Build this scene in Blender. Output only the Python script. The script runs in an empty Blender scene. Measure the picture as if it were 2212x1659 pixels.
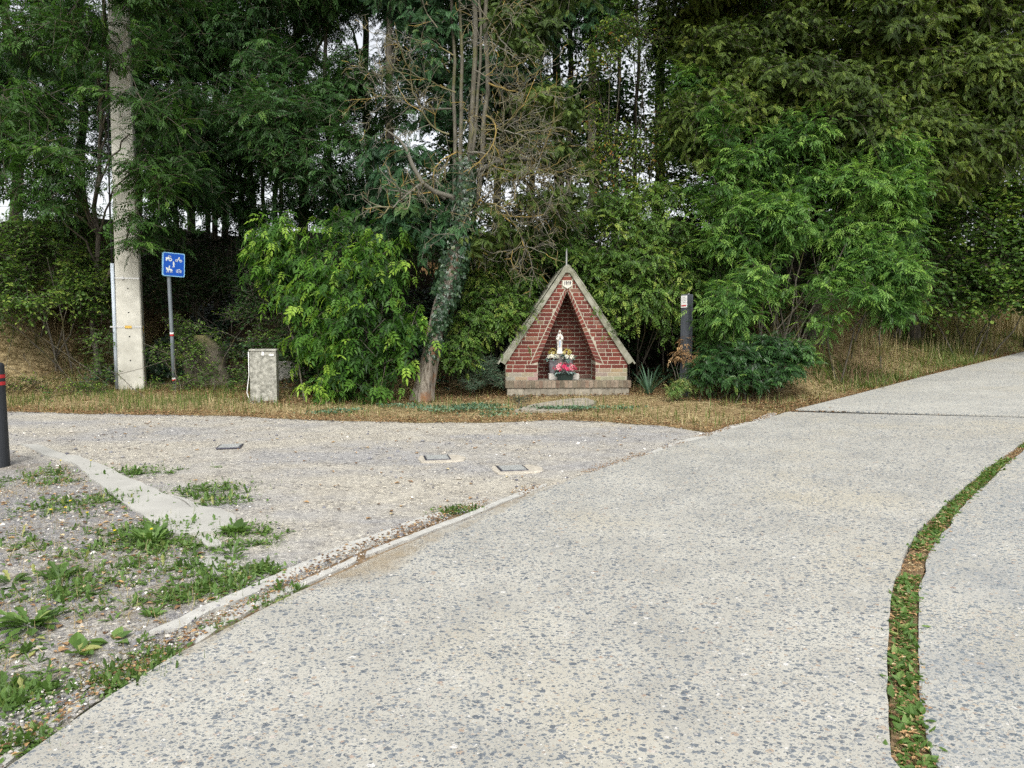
import bpy, math, random
import numpy as np
from mathutils import Vector, Matrix
from mathutils.geometry import delaunay_2d_cdt

SC = bpy.context.scene
R = math.radians
rng = np.random.default_rng(11)
random.seed(5)

# ------------------------------------------------------------------ camera, sky, sun, exposure
PITCH = R(4.0)
F = 1533.0                      # focal length in units of a 2212 x 1659 picture
CAMZ = 1.6
cam_d = bpy.data.cameras.new("camera")
cam = bpy.data.objects.new("camera", cam_d)
SC.collection.objects.link(cam)
cam.location = (0, 0, CAMZ)
cam.rotation_euler = (math.pi / 2 - PITCH, 0, 0)
cam_d.sensor_width = 36
cam_d.lens = 36 * F / 2212
cam_d.clip_end = 3000
SC.camera = cam

SUN_EL, SUN_ROT = R(50), R(178)
world = bpy.data.worlds.new("World")
SC.world = world
world.use_nodes = True
wn = world.node_tree
bg = wn.nodes["Background"]
sky = wn.nodes.new("ShaderNodeTexSky")
sky.sky_type = 'NISHITA'
sky.sun_disc = False
sky.sun_elevation = SUN_EL
sky.sun_rotation = SUN_ROT
sky.air_density = 1.0
sky.dust_density = 4.0
sky.ozone_density = 1.0
hs = wn.nodes.new("ShaderNodeHueSaturation")     # thin white overcast: the same sky, nearly without its blue
hs.inputs["Saturation"].default_value = 0.18
wn.links.new(sky.outputs[0], hs.inputs["Color"])
wn.links.new(hs.outputs[0], bg.inputs["Color"])
bg.inputs["Strength"].default_value = 0.15

sun_d = bpy.data.lights.new("sun", 'SUN')
sun_d.energy = 0.9
sun_d.angle = R(26)
sun_d.color = (1.0, 0.96, 0.88)
sun = bpy.data.objects.new("sun", sun_d)
SC.collection.objects.link(sun)
sdir = Vector((math.sin(SUN_ROT) * math.cos(SUN_EL), math.cos(SUN_ROT) * math.cos(SUN_EL), math.sin(SUN_EL)))
sun.rotation_euler = sdir.to_track_quat('Z', 'Y').to_euler()
sun.location = (-8, -10, 20)

SC.view_settings.view_transform = 'Standard'
SC.view_settings.look = 'None'
SC.view_settings.exposure = 0.95
SC.view_settings.gamma = 1
SC.render.engine = 'CYCLES'
SC.cycles.max_bounces = 6
SC.cycles.diffuse_bounces = 3
SC.cycles.transmission_bounces = 3
SC.cycles.use_denoising = False

# ------------------------------------------------------------------ terrain and picking helpers
def ss(a, b, t):
    t = np.clip((t - a) / (b - a), 0, 1)
    return t * t * (3 - 2 * t)

def softplus(t, w):
    return w * np.log1p(np.exp(np.clip(t / w, -30, 30)))

_lat = np.random.default_rng(3).random((32, 32, 32))
def vnoise(x, y, z=0.0, s=1.0, o=0.0):
    x, y, z = np.broadcast_arrays(np.asarray(x, float) * s + o, np.asarray(y, float) * s + o * 1.7, np.asarray(z, float) * s + o * .6)
    xi, yi, zi = np.floor(x).astype(int), np.floor(y).astype(int), np.floor(z).astype(int)
    fx, fy, fz = x - xi, y - yi, z - zi
    fx, fy, fz = [f * f * (3 - 2 * f) for f in (fx, fy, fz)]
    r = 0
    for a in (0, 1):
        for b in (0, 1):
            for c in (0, 1):
                w = (fx if a else 1 - fx) * (fy if b else 1 - fy) * (fz if c else 1 - fz)
                r = r + w * _lat[(xi + a) % 32, (yi + b) % 32, (zi + c) % 32]
    return r

TOE = np.array([(-60, 11.4), (-14, 11.1), (-10.5, 11.0), (-9.3, 11.4), (-8.3, 13.4), (-7, 14.4), (-5.5, 14.4), (-4, 13.1), (-1, 13.4),
                (0, 13.9), (2.2, 14.3), (3.2, 13.3), (4, 11.7), (5, 11.6), (8, 14.2), (12.3, 17.6), (25, 27), (60, 50)])
_xs = np.linspace(-60, 60, 2401)
_ty = np.interp(_xs, TOE[:, 0], TOE[:, 1])
_k = np.exp(-.5 * (np.arange(-24, 25) * .05 / .35) ** 2); _k /= _k.sum()
_ty = np.convolve(np.pad(_ty, 24, mode='edge'), _k, 'valid')
_sl = np.gradient(_ty, _xs)
def toe(x): return np.interp(x, _xs, _ty)
def bank_d(x, y):
    return (y - toe(x)) / np.sqrt(1 + np.interp(x, _xs, _sl) ** 2)
def gz(x, y):
    x = np.asarray(x, float); y = np.asarray(y, float)
    base = .0386 * np.minimum(y, 26) + .05 * softplus(np.minimum(x, 30) - 3, .8)
    d = np.maximum(bank_d(x, y), 0)
    h = np.interp(d, [0, .4, 2.5, 6.3, 8, 60, 500], [0, .08, .85, 3.5, 3.9, 4.1, 4.1])
    return base + h + ss(0, 1.5, d) * .25 * (vnoise(x, y, s=.9) - .5)

_fw = np.array((0, math.cos(PITCH), -math.sin(PITCH))); _up = np.array((0, math.sin(PITCH), math.cos(PITCH)))
def ray(u, v):
    return _fw + np.array((1., 0, 0)) * (u - 1106) / F + _up * (829.5 - v) / F
def P(u, v, y):
    r = ray(u, v)
    return np.array((0, 0, CAMZ)) + r * (y / r[1])
_ts = np.arange(.6, 70, .015)
def G(u, v):
    r = ray(u, v)
    q = np.array((0, 0, CAMZ)) + r[None] * _ts[:, None]
    below = q[:, 2] < gz(q[:, 0], q[:, 1])
    i = int(np.argmax(below)) if below.any() else len(_ts) - 1
    return q[i]
def GXY(pts): return [tuple(G(u, v)[:2]) for u, v in pts]

# ------------------------------------------------------------------ object helpers
def tag(o, label=None, cat=None, group=None, kind=None):
    for k, v in (('label', label), ('category', cat), ('group', group), ('kind', kind)):
        if v: o[k] = v
    return o
def thing(name, label, cat, loc=(0, 0, 0), rotz=0, group=None):
    o = bpy.data.objects.new(name, None)
    SC.collection.objects.link(o)
    o.location = loc; o.rotation_euler = (0, 0, rotz)
    o.empty_display_size = .1
    return tag(o, label, cat, group)

def mesh_obj(name, V, T, m, parent=None, origin=None, attrs=None, smooth=False, local=False):
    """one mesh object from a vertex array and a triangle array; world coordinates unless local"""
    V = np.asarray(V, np.float32); T = np.asarray(T, np.int32)
    me = bpy.data.meshes.new(name)
    if parent is not None and not local:
        V = V - np.array(parent.location, np.float32)
    elif origin is not None:
        V = V - np.array(origin, np.float32)
    n = T.shape[1]
    me.vertices.add(len(V)); me.vertices.foreach_set("co", V.ravel())
    me.loops.add(T.size); me.loops.foreach_set("vertex_index", T.ravel())
    me.polygons.add(len(T)); me.polygons.foreach_set("loop_start", np.arange(0, T.size, n, dtype=np.int32))
    if attrs:
        for k, a in attrs.items():
            at = me.attributes.new(k, 'FLOAT', 'POINT'); at.data.foreach_set("value", np.asarray(a, np.float32))
    me.update(calc_edges=True)
    me.polygons.foreach_set("use_smooth", np.full(len(T), bool(smooth)))
    me.materials.append(m)
    o = bpy.data.objects.new(name, me); SC.collection.objects.link(o)
    if parent is not None: o.parent = parent
    elif origin is not None: o.location = origin
    return o

class MB:
    """collects polygons, then links them as one mesh object; faces may carry a colour"""
    def __init__(s): s.v = []; s.f = []; s.c = []
    def poly(s, pts, c=None):
        n = len(s.v); s.v += [tuple(p) for p in pts]; s.f.append(tuple(range(n, n + len(pts)))); s.c.append(c)
    def add(s, vs, fs, c=None):
        n = len(s.v); s.v += [tuple(p) for p in vs]; s.f += [tuple(i + n for i in f) for f in fs]; s.c += [c] * len(fs)
    def box(s, x0, x1, y0, y1, z0, z1, c=None, M=None):
        vs = [Vector((x, y, z)) for z in (z0, z1) for x, y in ((x0, y0), (x1, y0), (x1, y1), (x0, y1))]
        if M: vs = [M @ v for v in vs]
        s.add(vs, [(0, 3, 2, 1), (4, 5, 6, 7), (0, 1, 5, 4), (1, 2, 6, 5), (2, 3, 7, 6), (3, 0, 4, 7)], c)
    def prism(s, pts, y0, y1, c=None):
        """polygon in xz (counter-clockwise seen from -y) pushed from y0 (front) to y1"""
        n = len(pts)
        vs = [(x, y0, z) for x, z in pts] + [(x, y1, z) for x, z in pts]
        s.add(vs, [tuple(range(n)), tuple(range(2 * n - 1, n - 1, -1))] + [(i, i + n, (i + 1) % n + n, (i + 1) % n) for i in range(n)], c)
    def lathe(s, prof, n=20, cx=0, cy=0, c=None):
        vs = []; fs = []
        for r, z in prof:
            for k in range(n):
                a = 2 * math.pi * k / n; vs.append((cx + r * math.cos(a), cy + r * math.sin(a), z))
        for i in range(len(prof) - 1):
            for k in range(n):
                fs.append((i * n + k, i * n + (k + 1) % n, (i + 1) * n + (k + 1) % n, (i + 1) * n + k))
        fs.append(tuple(range(n - 1, -1, -1))); fs.append(tuple((len(prof) - 1) * n + k for k in range(n)))
        s.add(vs, fs, c)
    def tube(s, pts, rad, n=8, c=None):
        V, T = tube_arr(pts, rad, n, quads=True)
        k = len(pts)
        s.add([tuple(p) for p in V], [tuple(q) for q in T] + [tuple(range(n - 1, -1, -1)), tuple((k - 1) * n + j for j in range(n))], c)
    def build(s, name, m, parent=None, smooth=False, bevel=0, origin=None):
        me = bpy.data.meshes.new(name)
        vs = s.v
        if origin is not None: vs = [tuple(np.array(p) - np.array(origin)) for p in vs]
        me.from_pydata(vs, [], s.f)
        if any(c is not None for c in s.c):
            at = me.color_attributes.new("col", 'FLOAT_COLOR', 'CORNER')
            buf = []
            for f, c in zip(s.f, s.c): buf += list((c or (.5, .5, .5)) + (1.,)) * len(f)
            at.data.foreach_set("color", buf)
        if smooth: me.polygons.foreach_set("use_smooth", [True] * len(me.polygons))
        me.materials.append(m); me.update()
        o = bpy.data.objects.new(name, me); SC.collection.objects.link(o)
        if parent is not None: o.parent = parent
        elif origin is not None: o.location = origin
        if bevel:
            b = o.modifiers.new("bevel", 'BEVEL'); b.width = bevel; b.segments = 2; b.limit_method = 'ANGLE'
        return o

def tube_arr(pts, rad, n=6, quads=False):
    pts = np.asarray(pts, float); k = len(pts)
    rad = np.broadcast_to(np.asarray(rad, float), (k,))
    t = np.gradient(pts, axis=0); t /= np.linalg.norm(t, axis=1, keepdims=True) + 1e-9
    ref = np.array((1., 0, 0)) if abs(t[:, 0]).mean() < .7 else np.array((0, 0, 1.))
    a = np.cross(t, ref); a /= np.linalg.norm(a, axis=1, keepdims=True) + 1e-9
    b = np.cross(t, a)
    th = np.arange(n) * 2 * math.pi / n
    V = pts[:, None] + rad[:, None, None] * (np.cos(th)[None, :, None] * a[:, None] + np.sin(th)[None, :, None] * b[:, None])
    i = np.arange(k - 1)[:, None]; j = np.arange(n)[None]
    j2 = (j + 1) % n
    q = np.stack(np.broadcast_arrays(i * n + j, i * n + j2, (i + 1) * n + j2, (i + 1) * n + j), -1).reshape(-1, 4)
    return V.reshape(-1, 3), (q if quads else np.concatenate([q[:, [0, 1, 2]], q[:, [0, 2, 3]]]))
class TB:
    """collects vertex/triangle arrays"""
    def __init__(s): s.V = []; s.T = []; s.A = []; s.n = 0
    def add(s, V, T, a=None):
        s.V.append(V); s.T.append(T + s.n); s.n += len(V)
        s.A.append(np.zeros(len(V)) if a is None else np.broadcast_to(a, (len(V),)))
    def tube(s, pts, rad, n=6, a=None): s.add(*tube_arr(pts, rad, n), a)
    def build(s, name, m, parent=None, smooth=True, origin=None):
        return mesh_obj(name, np.concatenate(s.V), np.concatenate(s.T), m, parent, origin, {'tint': np.concatenate(s.A)}, smooth)

# ------------------------------------------------------------------ materials
def nodes_of(name):
    m = bpy.data.materials.new(name); m.use_nodes = True
    nt = m.node_tree
    return m, nt, nt.nodes["Principled BSDF"]
def N(nt, t, **kw):
    n = nt.nodes.new("ShaderNode" + t)
    for k, v in kw.items():
        if k in n.inputs: 
            if hasattr(v, 'links') or isinstance(v, bpy.types.NodeSocket): nt.links.new(v, n.inputs[k])
            else: n.inputs[k].default_value = v
        else: setattr(n, k, v)
    return n
def L(nt, a, b): nt.links.new(a, b)
def mixc(nt, fac, a, b, mode='MIX'):
    n = nt.nodes.new("ShaderNodeMix"); n.data_type = 'RGBA'; n.blend_type = mode
    for idx, val in ((0, fac), (6, a), (7, b)):
        if isinstance(val, bpy.types.NodeSocket): nt.links.new(val, n.inputs[idx])
        elif idx == 0: n.inputs[0].default_value = val
        else: n.inputs[idx].default_value = tuple(val) + (1.,) if len(val) == 3 else val
    return n.outputs[2]
def math_(nt, op, a, b=None, clamp=False):
    n = nt.nodes.new("ShaderNodeMath"); n.operation = op; n.use_clamp = clamp
    for i, v in enumerate((a, b)):
        if v is None: continue
        if isinstance(v, bpy.types.NodeSocket): nt.links.new(v, n.inputs[i])
        else: n.inputs[i].default_value = v
    return n.outputs[0]
def mapr(nt, v, a, b, c=0., d=1., smooth=False):
    n = nt.nodes.new("ShaderNodeMapRange"); n.interpolation_type = 'SMOOTHSTEP' if smooth else 'LINEAR'
    nt.links.new(v, n.inputs[0])
    for i, x in zip((1, 2, 3, 4), (a, b, c, d)):
        if isinstance(x, bpy.types.NodeSocket): nt.links.new(x, n.inputs[i])
        else: n.inputs[i].default_value = x
    return n.outputs[0]
def ramp(nt, v, stops):
    n = nt.nodes.new("ShaderNodeValToRGB"); nt.links.new(v, n.inputs[0])
    e = n.color_ramp.elements
    while len(e) < len(stops): e.new(.5)
    for k, (p, c) in zip(e, stops): k.position = p; k.color = tuple(c) + (1.,)
    return n.outputs[0]
def pos(nt): return nt.nodes.new("ShaderNodeNewGeometry").outputs["Position"]
def ocoord(nt): return nt.nodes.new("ShaderNodeTexCoord").outputs["Object"]
def noise(nt, co, scale, detail=4, rough=.55, out=0):
    n = nt.nodes.new("ShaderNodeTexNoise"); nt.links.new(co, n.inputs["Vector"])
    n.inputs["Scale"].default_value = scale; n.inputs["Detail"].default_value = detail; n.inputs["Roughness"].default_value = rough
    return n.outputs[out]
def voro(nt, co, scale, feature='F1'):
    n = nt.nodes.new("ShaderNodeTexVoronoi"); n.feature = feature; nt.links.new(co, n.inputs["Vector"]); n.inputs["Scale"].default_value = scale
    return n
def vscale(nt, co, s):
    n = nt.nodes.new("ShaderNodeMapping"); nt.links.new(co, n.inputs[0]); n.inputs["Scale"].default_value = s
    return n.outputs[0]
def bump(nt, bs, h, strength=.3, dist=.01):
    b = nt.nodes.new("ShaderNodeBump"); b.inputs["Strength"].default_value = strength; b.inputs["Distance"].default_value = dist
    nt.links.new(h, b.inputs["Height"]); nt.links.new(b.outputs[0], bs.inputs["Normal"])
def distort(nt, co, scale, amt):
    c = noise(nt, co, scale, 2, .5, out=1)
    s = nt.nodes.new("ShaderNodeVectorMath"); s.operation = 'SUBTRACT'; nt.links.new(c, s.inputs[0]); s.inputs[1].default_value = (.5, .5, .5)
    a = nt.nodes.new("ShaderNodeVectorMath"); a.operation = 'SCALE'; nt.links.new(s.outputs[0], a.inputs[0]); a.inputs["Scale"].default_value = amt
    d = nt.nodes.new("ShaderNodeVectorMath"); d.operation = 'ADD'; nt.links.new(co, d.inputs[0]); nt.links.new(a.outputs[0], d.inputs[1])
    return d.outputs[0]

def mat_plain(name, col, rough=.7, var=.25, scale=8, metal=0, spec=.3, col2=None, detail=5, bmp=0, coord=ocoord, stretch=None):
    m, nt, bs = nodes_of(name)
    co = coord(nt)
    if stretch: co = vscale(nt, co, stretch)
    f = noise(nt, co, scale, detail, .6)
    c2 = col2 or tuple(x * (1 - var) for x in col)
    c = mixc(nt, mapr(nt, f, .32, .68), c2, tuple(min(1, x * (1 + var * .5)) for x in col))
    L(nt, c, bs.inputs["Base Color"])
    bs.inputs["Roughness"].default_value = rough; bs.inputs["Metallic"].default_value = metal
    bs.inputs["Specular IOR Level"].default_value = spec
    if bmp: bump(nt, bs, f, bmp, .02)
    return m
def mat_col(name, rough=.85, var=.3, scale=30, bmp=.3):
    """colour from the 'col' face attribute (each brick its own), broken up by noise"""
    m, nt, bs = nodes_of(name)
    a = N(nt, "Attribute", attribute_name="col")
    f = noise(nt, ocoord(nt), scale, 5, .65)
    c = mixc(nt, 1., a.outputs["Color"], mixc(nt, mapr(nt, f, .3, .7), (1 - var,) * 3, (1 + var * .4,) * 3), 'MULTIPLY')
    L(nt, c, bs.inputs["Base Color"]); bs.inputs["Roughness"].default_value = rough; bs.inputs["Specular IOR Level"].default_value = .2
    bump(nt, bs, f, bmp, .01)
    return m
def mat_leaf(name, stops, trans=.3, rough=.45, spec=.22, tcol=1.6):
    """leaf: per-leaf colour from 'tint', light passing through the blade"""
    m, nt, bs = nodes_of(name)
    a = N(nt, "Attribute", attribute_name="tint")
    c = ramp(nt, a.outputs["Fac"], stops)
    L(nt, c, bs.inputs["Base Color"]); bs.inputs["Roughness"].default_value = rough; bs.inputs["Specular IOR Level"].default_value = spec
    tr = nt.nodes.new("ShaderNodeBsdfTranslucent")
    L(nt, mixc(nt, 1., c, (tcol, tcol * 1.1, tcol * .55), 'MULTIPLY'), tr.inputs["Color"])
    mx = nt.nodes.new("ShaderNodeMixShader"); mx.inputs[0].default_value = trans
    L(nt, bs.outputs[0], mx.inputs[1]); L(nt, tr.outputs[0], mx.inputs[2])
    L(nt, mx.outputs[0], nt.nodes["Material Output"].inputs["Surface"])
    return m
def mat_tint(name, stops, rough=.9, bmpscale=0):
    m, nt, bs = nodes_of(name)
    a = N(nt, "Attribute", attribute_name="tint")
    c = ramp(nt, a.outputs["Fac"], stops)
    f = noise(nt, ocoord(nt), 60, 3, .6)
    c = mixc(nt, 1., c, mixc(nt, f, (.65,) * 3, (1.3,) * 3), 'MULTIPLY')
    L(nt, c, bs.inputs["Base Color"]); bs.inputs["Roughness"].default_value = rough; bs.inputs["Specular IOR Level"].default_value = .15
    return m
def mat_bark(name, c1, c2, scale=6, stretch=(1, 1, .18), moss=None):
    m, nt, bs = nodes_of(name)
    co = ocoord(nt)
    f = noise(nt, vscale(nt, co, stretch), scale * 4, 6, .7)
    c = mixc(nt, mapr(nt, f, .35, .65), c1, c2)
    if moss:
        g = noise(nt, co, 3, 4, .6)
        c = mixc(nt, mapr(nt, g, .52, .66), c, moss)
    L(nt, c, bs.inputs["Base Color"]); bs.inputs["Roughness"].default_value = .95; bs.inputs["Specular IOR Level"].default_value = .1
    bump(nt, bs, f, .8, .02)
    return m

def mat_exposed(name, cement, dark, dens=.36, stonecol=((.075, .095, .115), (.16, .185, .205), (.26, .27, .27)), seed=0., patch=.6, clean=(.32, .62)):
    """concrete with washed-out aggregate"""
    m, nt, bs = nodes_of(name)
    p = pos(nt)
    p = vscale(nt, p, (1, 1, 0))
    if seed:
        ad = nt.nodes.new("ShaderNodeVectorMath"); L(nt, p, ad.inputs[0]); ad.inputs[1].default_value = (seed, seed * .7, 0); p = ad.outputs[0]
    pd = distort(nt, p, 45, .02)
    big = noise(nt, p, .55, 4, .55)
    mid = noise(nt, p, 2.3, 4, .6)
    fine = noise(nt, p, 55, 4, .7)
    cem = mixc(nt, mapr(nt, math_(nt, 'ADD', math_(nt, 'MULTIPLY', mid, .6), math_(nt, 'MULTIPLY', noise(nt, p, .9, 5, .6), .4)), .36, .6), dark, cement)
    cem = mixc(nt, 1., cem, mixc(nt, mapr(nt, fine, .25, .75), (.84,) * 3, (1.1,) * 3), 'MULTIPLY')
    cem = mixc(nt, mapr(nt, big, .52, .7, 0, .55), cem, tuple(x * y for x, y in zip(cement, (.98, .9, .74))))
    col = cem; hgt = None
    pres = mapr(nt, noise(nt, p, 1.5, 4, .6), .3, .66, dens - patch * .22, dens + patch * .22)
    for sc, k0, k1, pm, rot, dm in ((23, .12, .42, 1.15, .3, 'EUCLIDEAN'), (38, .16, .5, 1.35, 1.4, 'MANHATTAN'), (68, .15, .5, 1.4, 2.3, 'MANHATTAN'), (110, .15, .38, .5, .8, 'EUCLIDEAN')):
        mp = nt.nodes.new("ShaderNodeMapping"); L(nt, pd, mp.inputs[0]); mp.inputs["Rotation"].default_value = (0, 0, rot); mp.inputs["Scale"].default_value = (1, 1.35, 1)
        v = voro(nt, mp.outputs[0], sc); v.voronoi_dimensions = '2D'; v.distance = dm
        sep = nt.nodes.new("ShaderNodeSeparateColor"); L(nt, v.outputs["Color"], sep.inputs[0])
        thr = mapr(nt, sep.outputs[0], 0, 1, k0, k1)
        mk = mapr(nt, math_(nt, 'SUBTRACT', thr, v.outputs["Distance"]), 0, .05, 0, 1)
        on = math_(nt, 'LESS_THAN', sep.outputs[1], math_(nt, 'MULTIPLY', pres, pm))
        mk = math_(nt, 'MULTIPLY', mk, on)
        st = ramp(nt, sep.outputs[2], [(0, stonecol[0]), (.45, stonecol[1]), (.8, stonecol[2]), (.9, (.38, .34, .27)), (.95, (.27, .19, .14)), (.975, (.52, .51, .48))])
        col = mixc(nt, math_(nt, 'MULTIPLY', mk, .92), col, st)
        hgt = mk if hgt is None else math_(nt, 'ADD', hgt, mk)
    L(nt, col, bs.inputs["Base Color"]); bs.inputs["Roughness"].default_value = .85; bs.inputs["Specular IOR Level"].default_value = .25
    bump(nt, bs, math_(nt, 'ADD', math_(nt, 'MULTIPLY', fine, .8), hgt), .35, .004)
    return m
def mat_gravel(name, c_a, c_b, c_c, patch=.45, dark=.35, seed=0.):
    m, nt, bs = nodes_of(name)
    p = vscale(nt, pos(nt), (1, 1, 0))
    st = vscale(nt, p, (.35, 1, 1))
    if seed:
        ad = nt.nodes.new("ShaderNodeVectorMath"); L(nt, st, ad.inputs[0]); ad.inputs[1].default_value = (seed, seed, 0); st = ad.outputs[0]
    a = noise(nt, st, patch * 2, 5, .6)
    b = noise(nt, p, 2.2, 5, .65)
    col = mixc(nt, mapr(nt, a, .42, .6), c_a, c_b)
    col = mixc(nt, mapr(nt, b, .5, .72), col, c_c)
    h = None
    pd = distort(nt, p, 40, .01)
    for sc, amt in ((30, .55), (70, .7), (140, .6)):
        v = voro(nt, pd, sc); v.voronoi_dimensions = '2D'
        sep = nt.nodes.new("ShaderNodeSeparateColor"); L(nt, v.outputs["Color"], sep.inputs[0])
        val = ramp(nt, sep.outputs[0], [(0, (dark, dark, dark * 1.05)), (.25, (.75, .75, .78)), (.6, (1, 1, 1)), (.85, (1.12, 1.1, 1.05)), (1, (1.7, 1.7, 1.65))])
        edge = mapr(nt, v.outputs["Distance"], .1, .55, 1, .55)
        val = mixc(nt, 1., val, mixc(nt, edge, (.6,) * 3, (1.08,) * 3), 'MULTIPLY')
        col = mixc(nt, math_(nt, 'MULTIPLY', mapr(nt, noise(nt, p, 3.1, 3, .6), .35, .65, .35, 1), amt), col, mixc(nt, 1., col, val, 'MULTIPLY'))
        h = v.outputs["Distance"] if h is None else math_(nt, 'ADD', h, v.outputs["Distance"])
    L(nt, col, bs.inputs["Base Color"]); bs.inputs["Roughness"].default_value = .95; bs.inputs["Specular IOR Level"].default_value = .15
    bump(nt, bs, math_(nt, 'MULTIPLY', h, -1), .5, .008)
    return m

M = {}
M['road'] = mat_exposed("exposed aggregate concrete", (.405, .395, .35), (.305, .297, .264), dens=.44, stonecol=((.07, .085, .105), (.135, .155, .175), (.24, .25, .25)))
M['road_far'] = mat_exposed("smoother concrete", (.405, .397, .355), (.325, .318, .285), dens=.3, seed=31)
M['road_right'] = mat_exposed("worn concrete", (.40, .39, .345), (.27, .275, .265), dens=.55, seed=17, patch=1.)
M['gravel'] = mat_gravel("trodden gravel", (.43, .405, .345), (.335, .33, .32), (.36, .335, .285))
M['patch'] = mat_gravel("grey chippings", (.27, .265, .262), (.33, .315, .285), (.24, .205, .16), patch=.8, dark=.25, seed=9)
M['kerb'] = mat_plain("kerb concrete", (.41, .405, .375), .9, .18, 14, bmp=.3, coord=pos)
M['slab'] = mat_plain("smooth old concrete", (.37, .365, .335), .85, .16, 3.5, bmp=.15, coord=pos)
M['soil'] = mat_plain("dry soil", (.20, .14, .085), 1, .5, 25, bmp=.6, coord=pos, spec=.05)

def mat_ground():
    m, nt, bs = nodes_of("dry ground")
    p = pos(nt)
    f = noise(nt, p, 1.1, 5, .65); g = noise(nt, p, 26, 5, .7)
    c = mixc(nt, mapr(nt, f, .35, .65), (.27, .195, .11), (.42, .335, .195))
    c = mixc(nt, mapr(nt, noise(nt, p, .7, 3, .5), .54, .68, 0, .5), c, (.14, .15, .06))
    c = mixc(nt, 1., c, mixc(nt, mapr(nt, g, .3, .7), (.5,) * 3, (1.25,) * 3), 'MULTIPLY')
    q = noise(nt, p, 7, 4, .7)
    c = mixc(nt, 1., c, mixc(nt, mapr(nt, q, .36, .64), (.45, .42, .36), (1.2, 1.2, 1.15)), 'MULTIPLY')
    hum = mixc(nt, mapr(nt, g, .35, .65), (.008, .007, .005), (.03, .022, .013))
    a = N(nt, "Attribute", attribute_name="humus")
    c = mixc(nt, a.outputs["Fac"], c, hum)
    L(nt, c, bs.inputs["Base Color"]); bs.inputs["Roughness"].default_value = 1; bs.inputs["Specular IOR Level"].default_value = .05
    bump(nt, bs, g, .7, .03)
    return m
M['ground'] = mat_ground()

# ------------------------------------------------------------------ setting: ground, gravel, road
def axis(lo, hi, step, far, grow=1.35):
    a = list(np.arange(lo, hi + 1e-6, step)); s = step
    while a[-1] < far: s *= grow; a.append(a[-1] + s)
    s = step
    while a[0] > -far: s *= grow; a.insert(0, a[0] - s)
    return np.array(a)
ax, ay = axis(-16, 20, .16, 900), axis(-4, 28, .16, 900)
X, Y = np.meshgrid(ax, ay)
Zg = gz(X, Y)
nx, ny = len(ax), len(ay)
i, j = np.meshgrid(np.arange(nx - 1), np.arange(ny - 1)); a0 = (j * nx + i).ravel()
bd = bank_d(X, Y)
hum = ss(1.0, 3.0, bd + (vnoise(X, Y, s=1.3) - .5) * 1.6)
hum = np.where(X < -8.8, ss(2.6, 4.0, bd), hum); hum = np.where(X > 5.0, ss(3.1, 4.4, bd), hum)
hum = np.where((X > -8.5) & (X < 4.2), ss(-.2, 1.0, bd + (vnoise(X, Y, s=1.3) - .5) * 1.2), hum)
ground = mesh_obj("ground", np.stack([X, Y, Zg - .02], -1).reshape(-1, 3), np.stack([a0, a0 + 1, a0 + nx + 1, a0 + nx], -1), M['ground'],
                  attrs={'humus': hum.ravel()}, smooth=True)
tag(ground, kind='structure')

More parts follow.
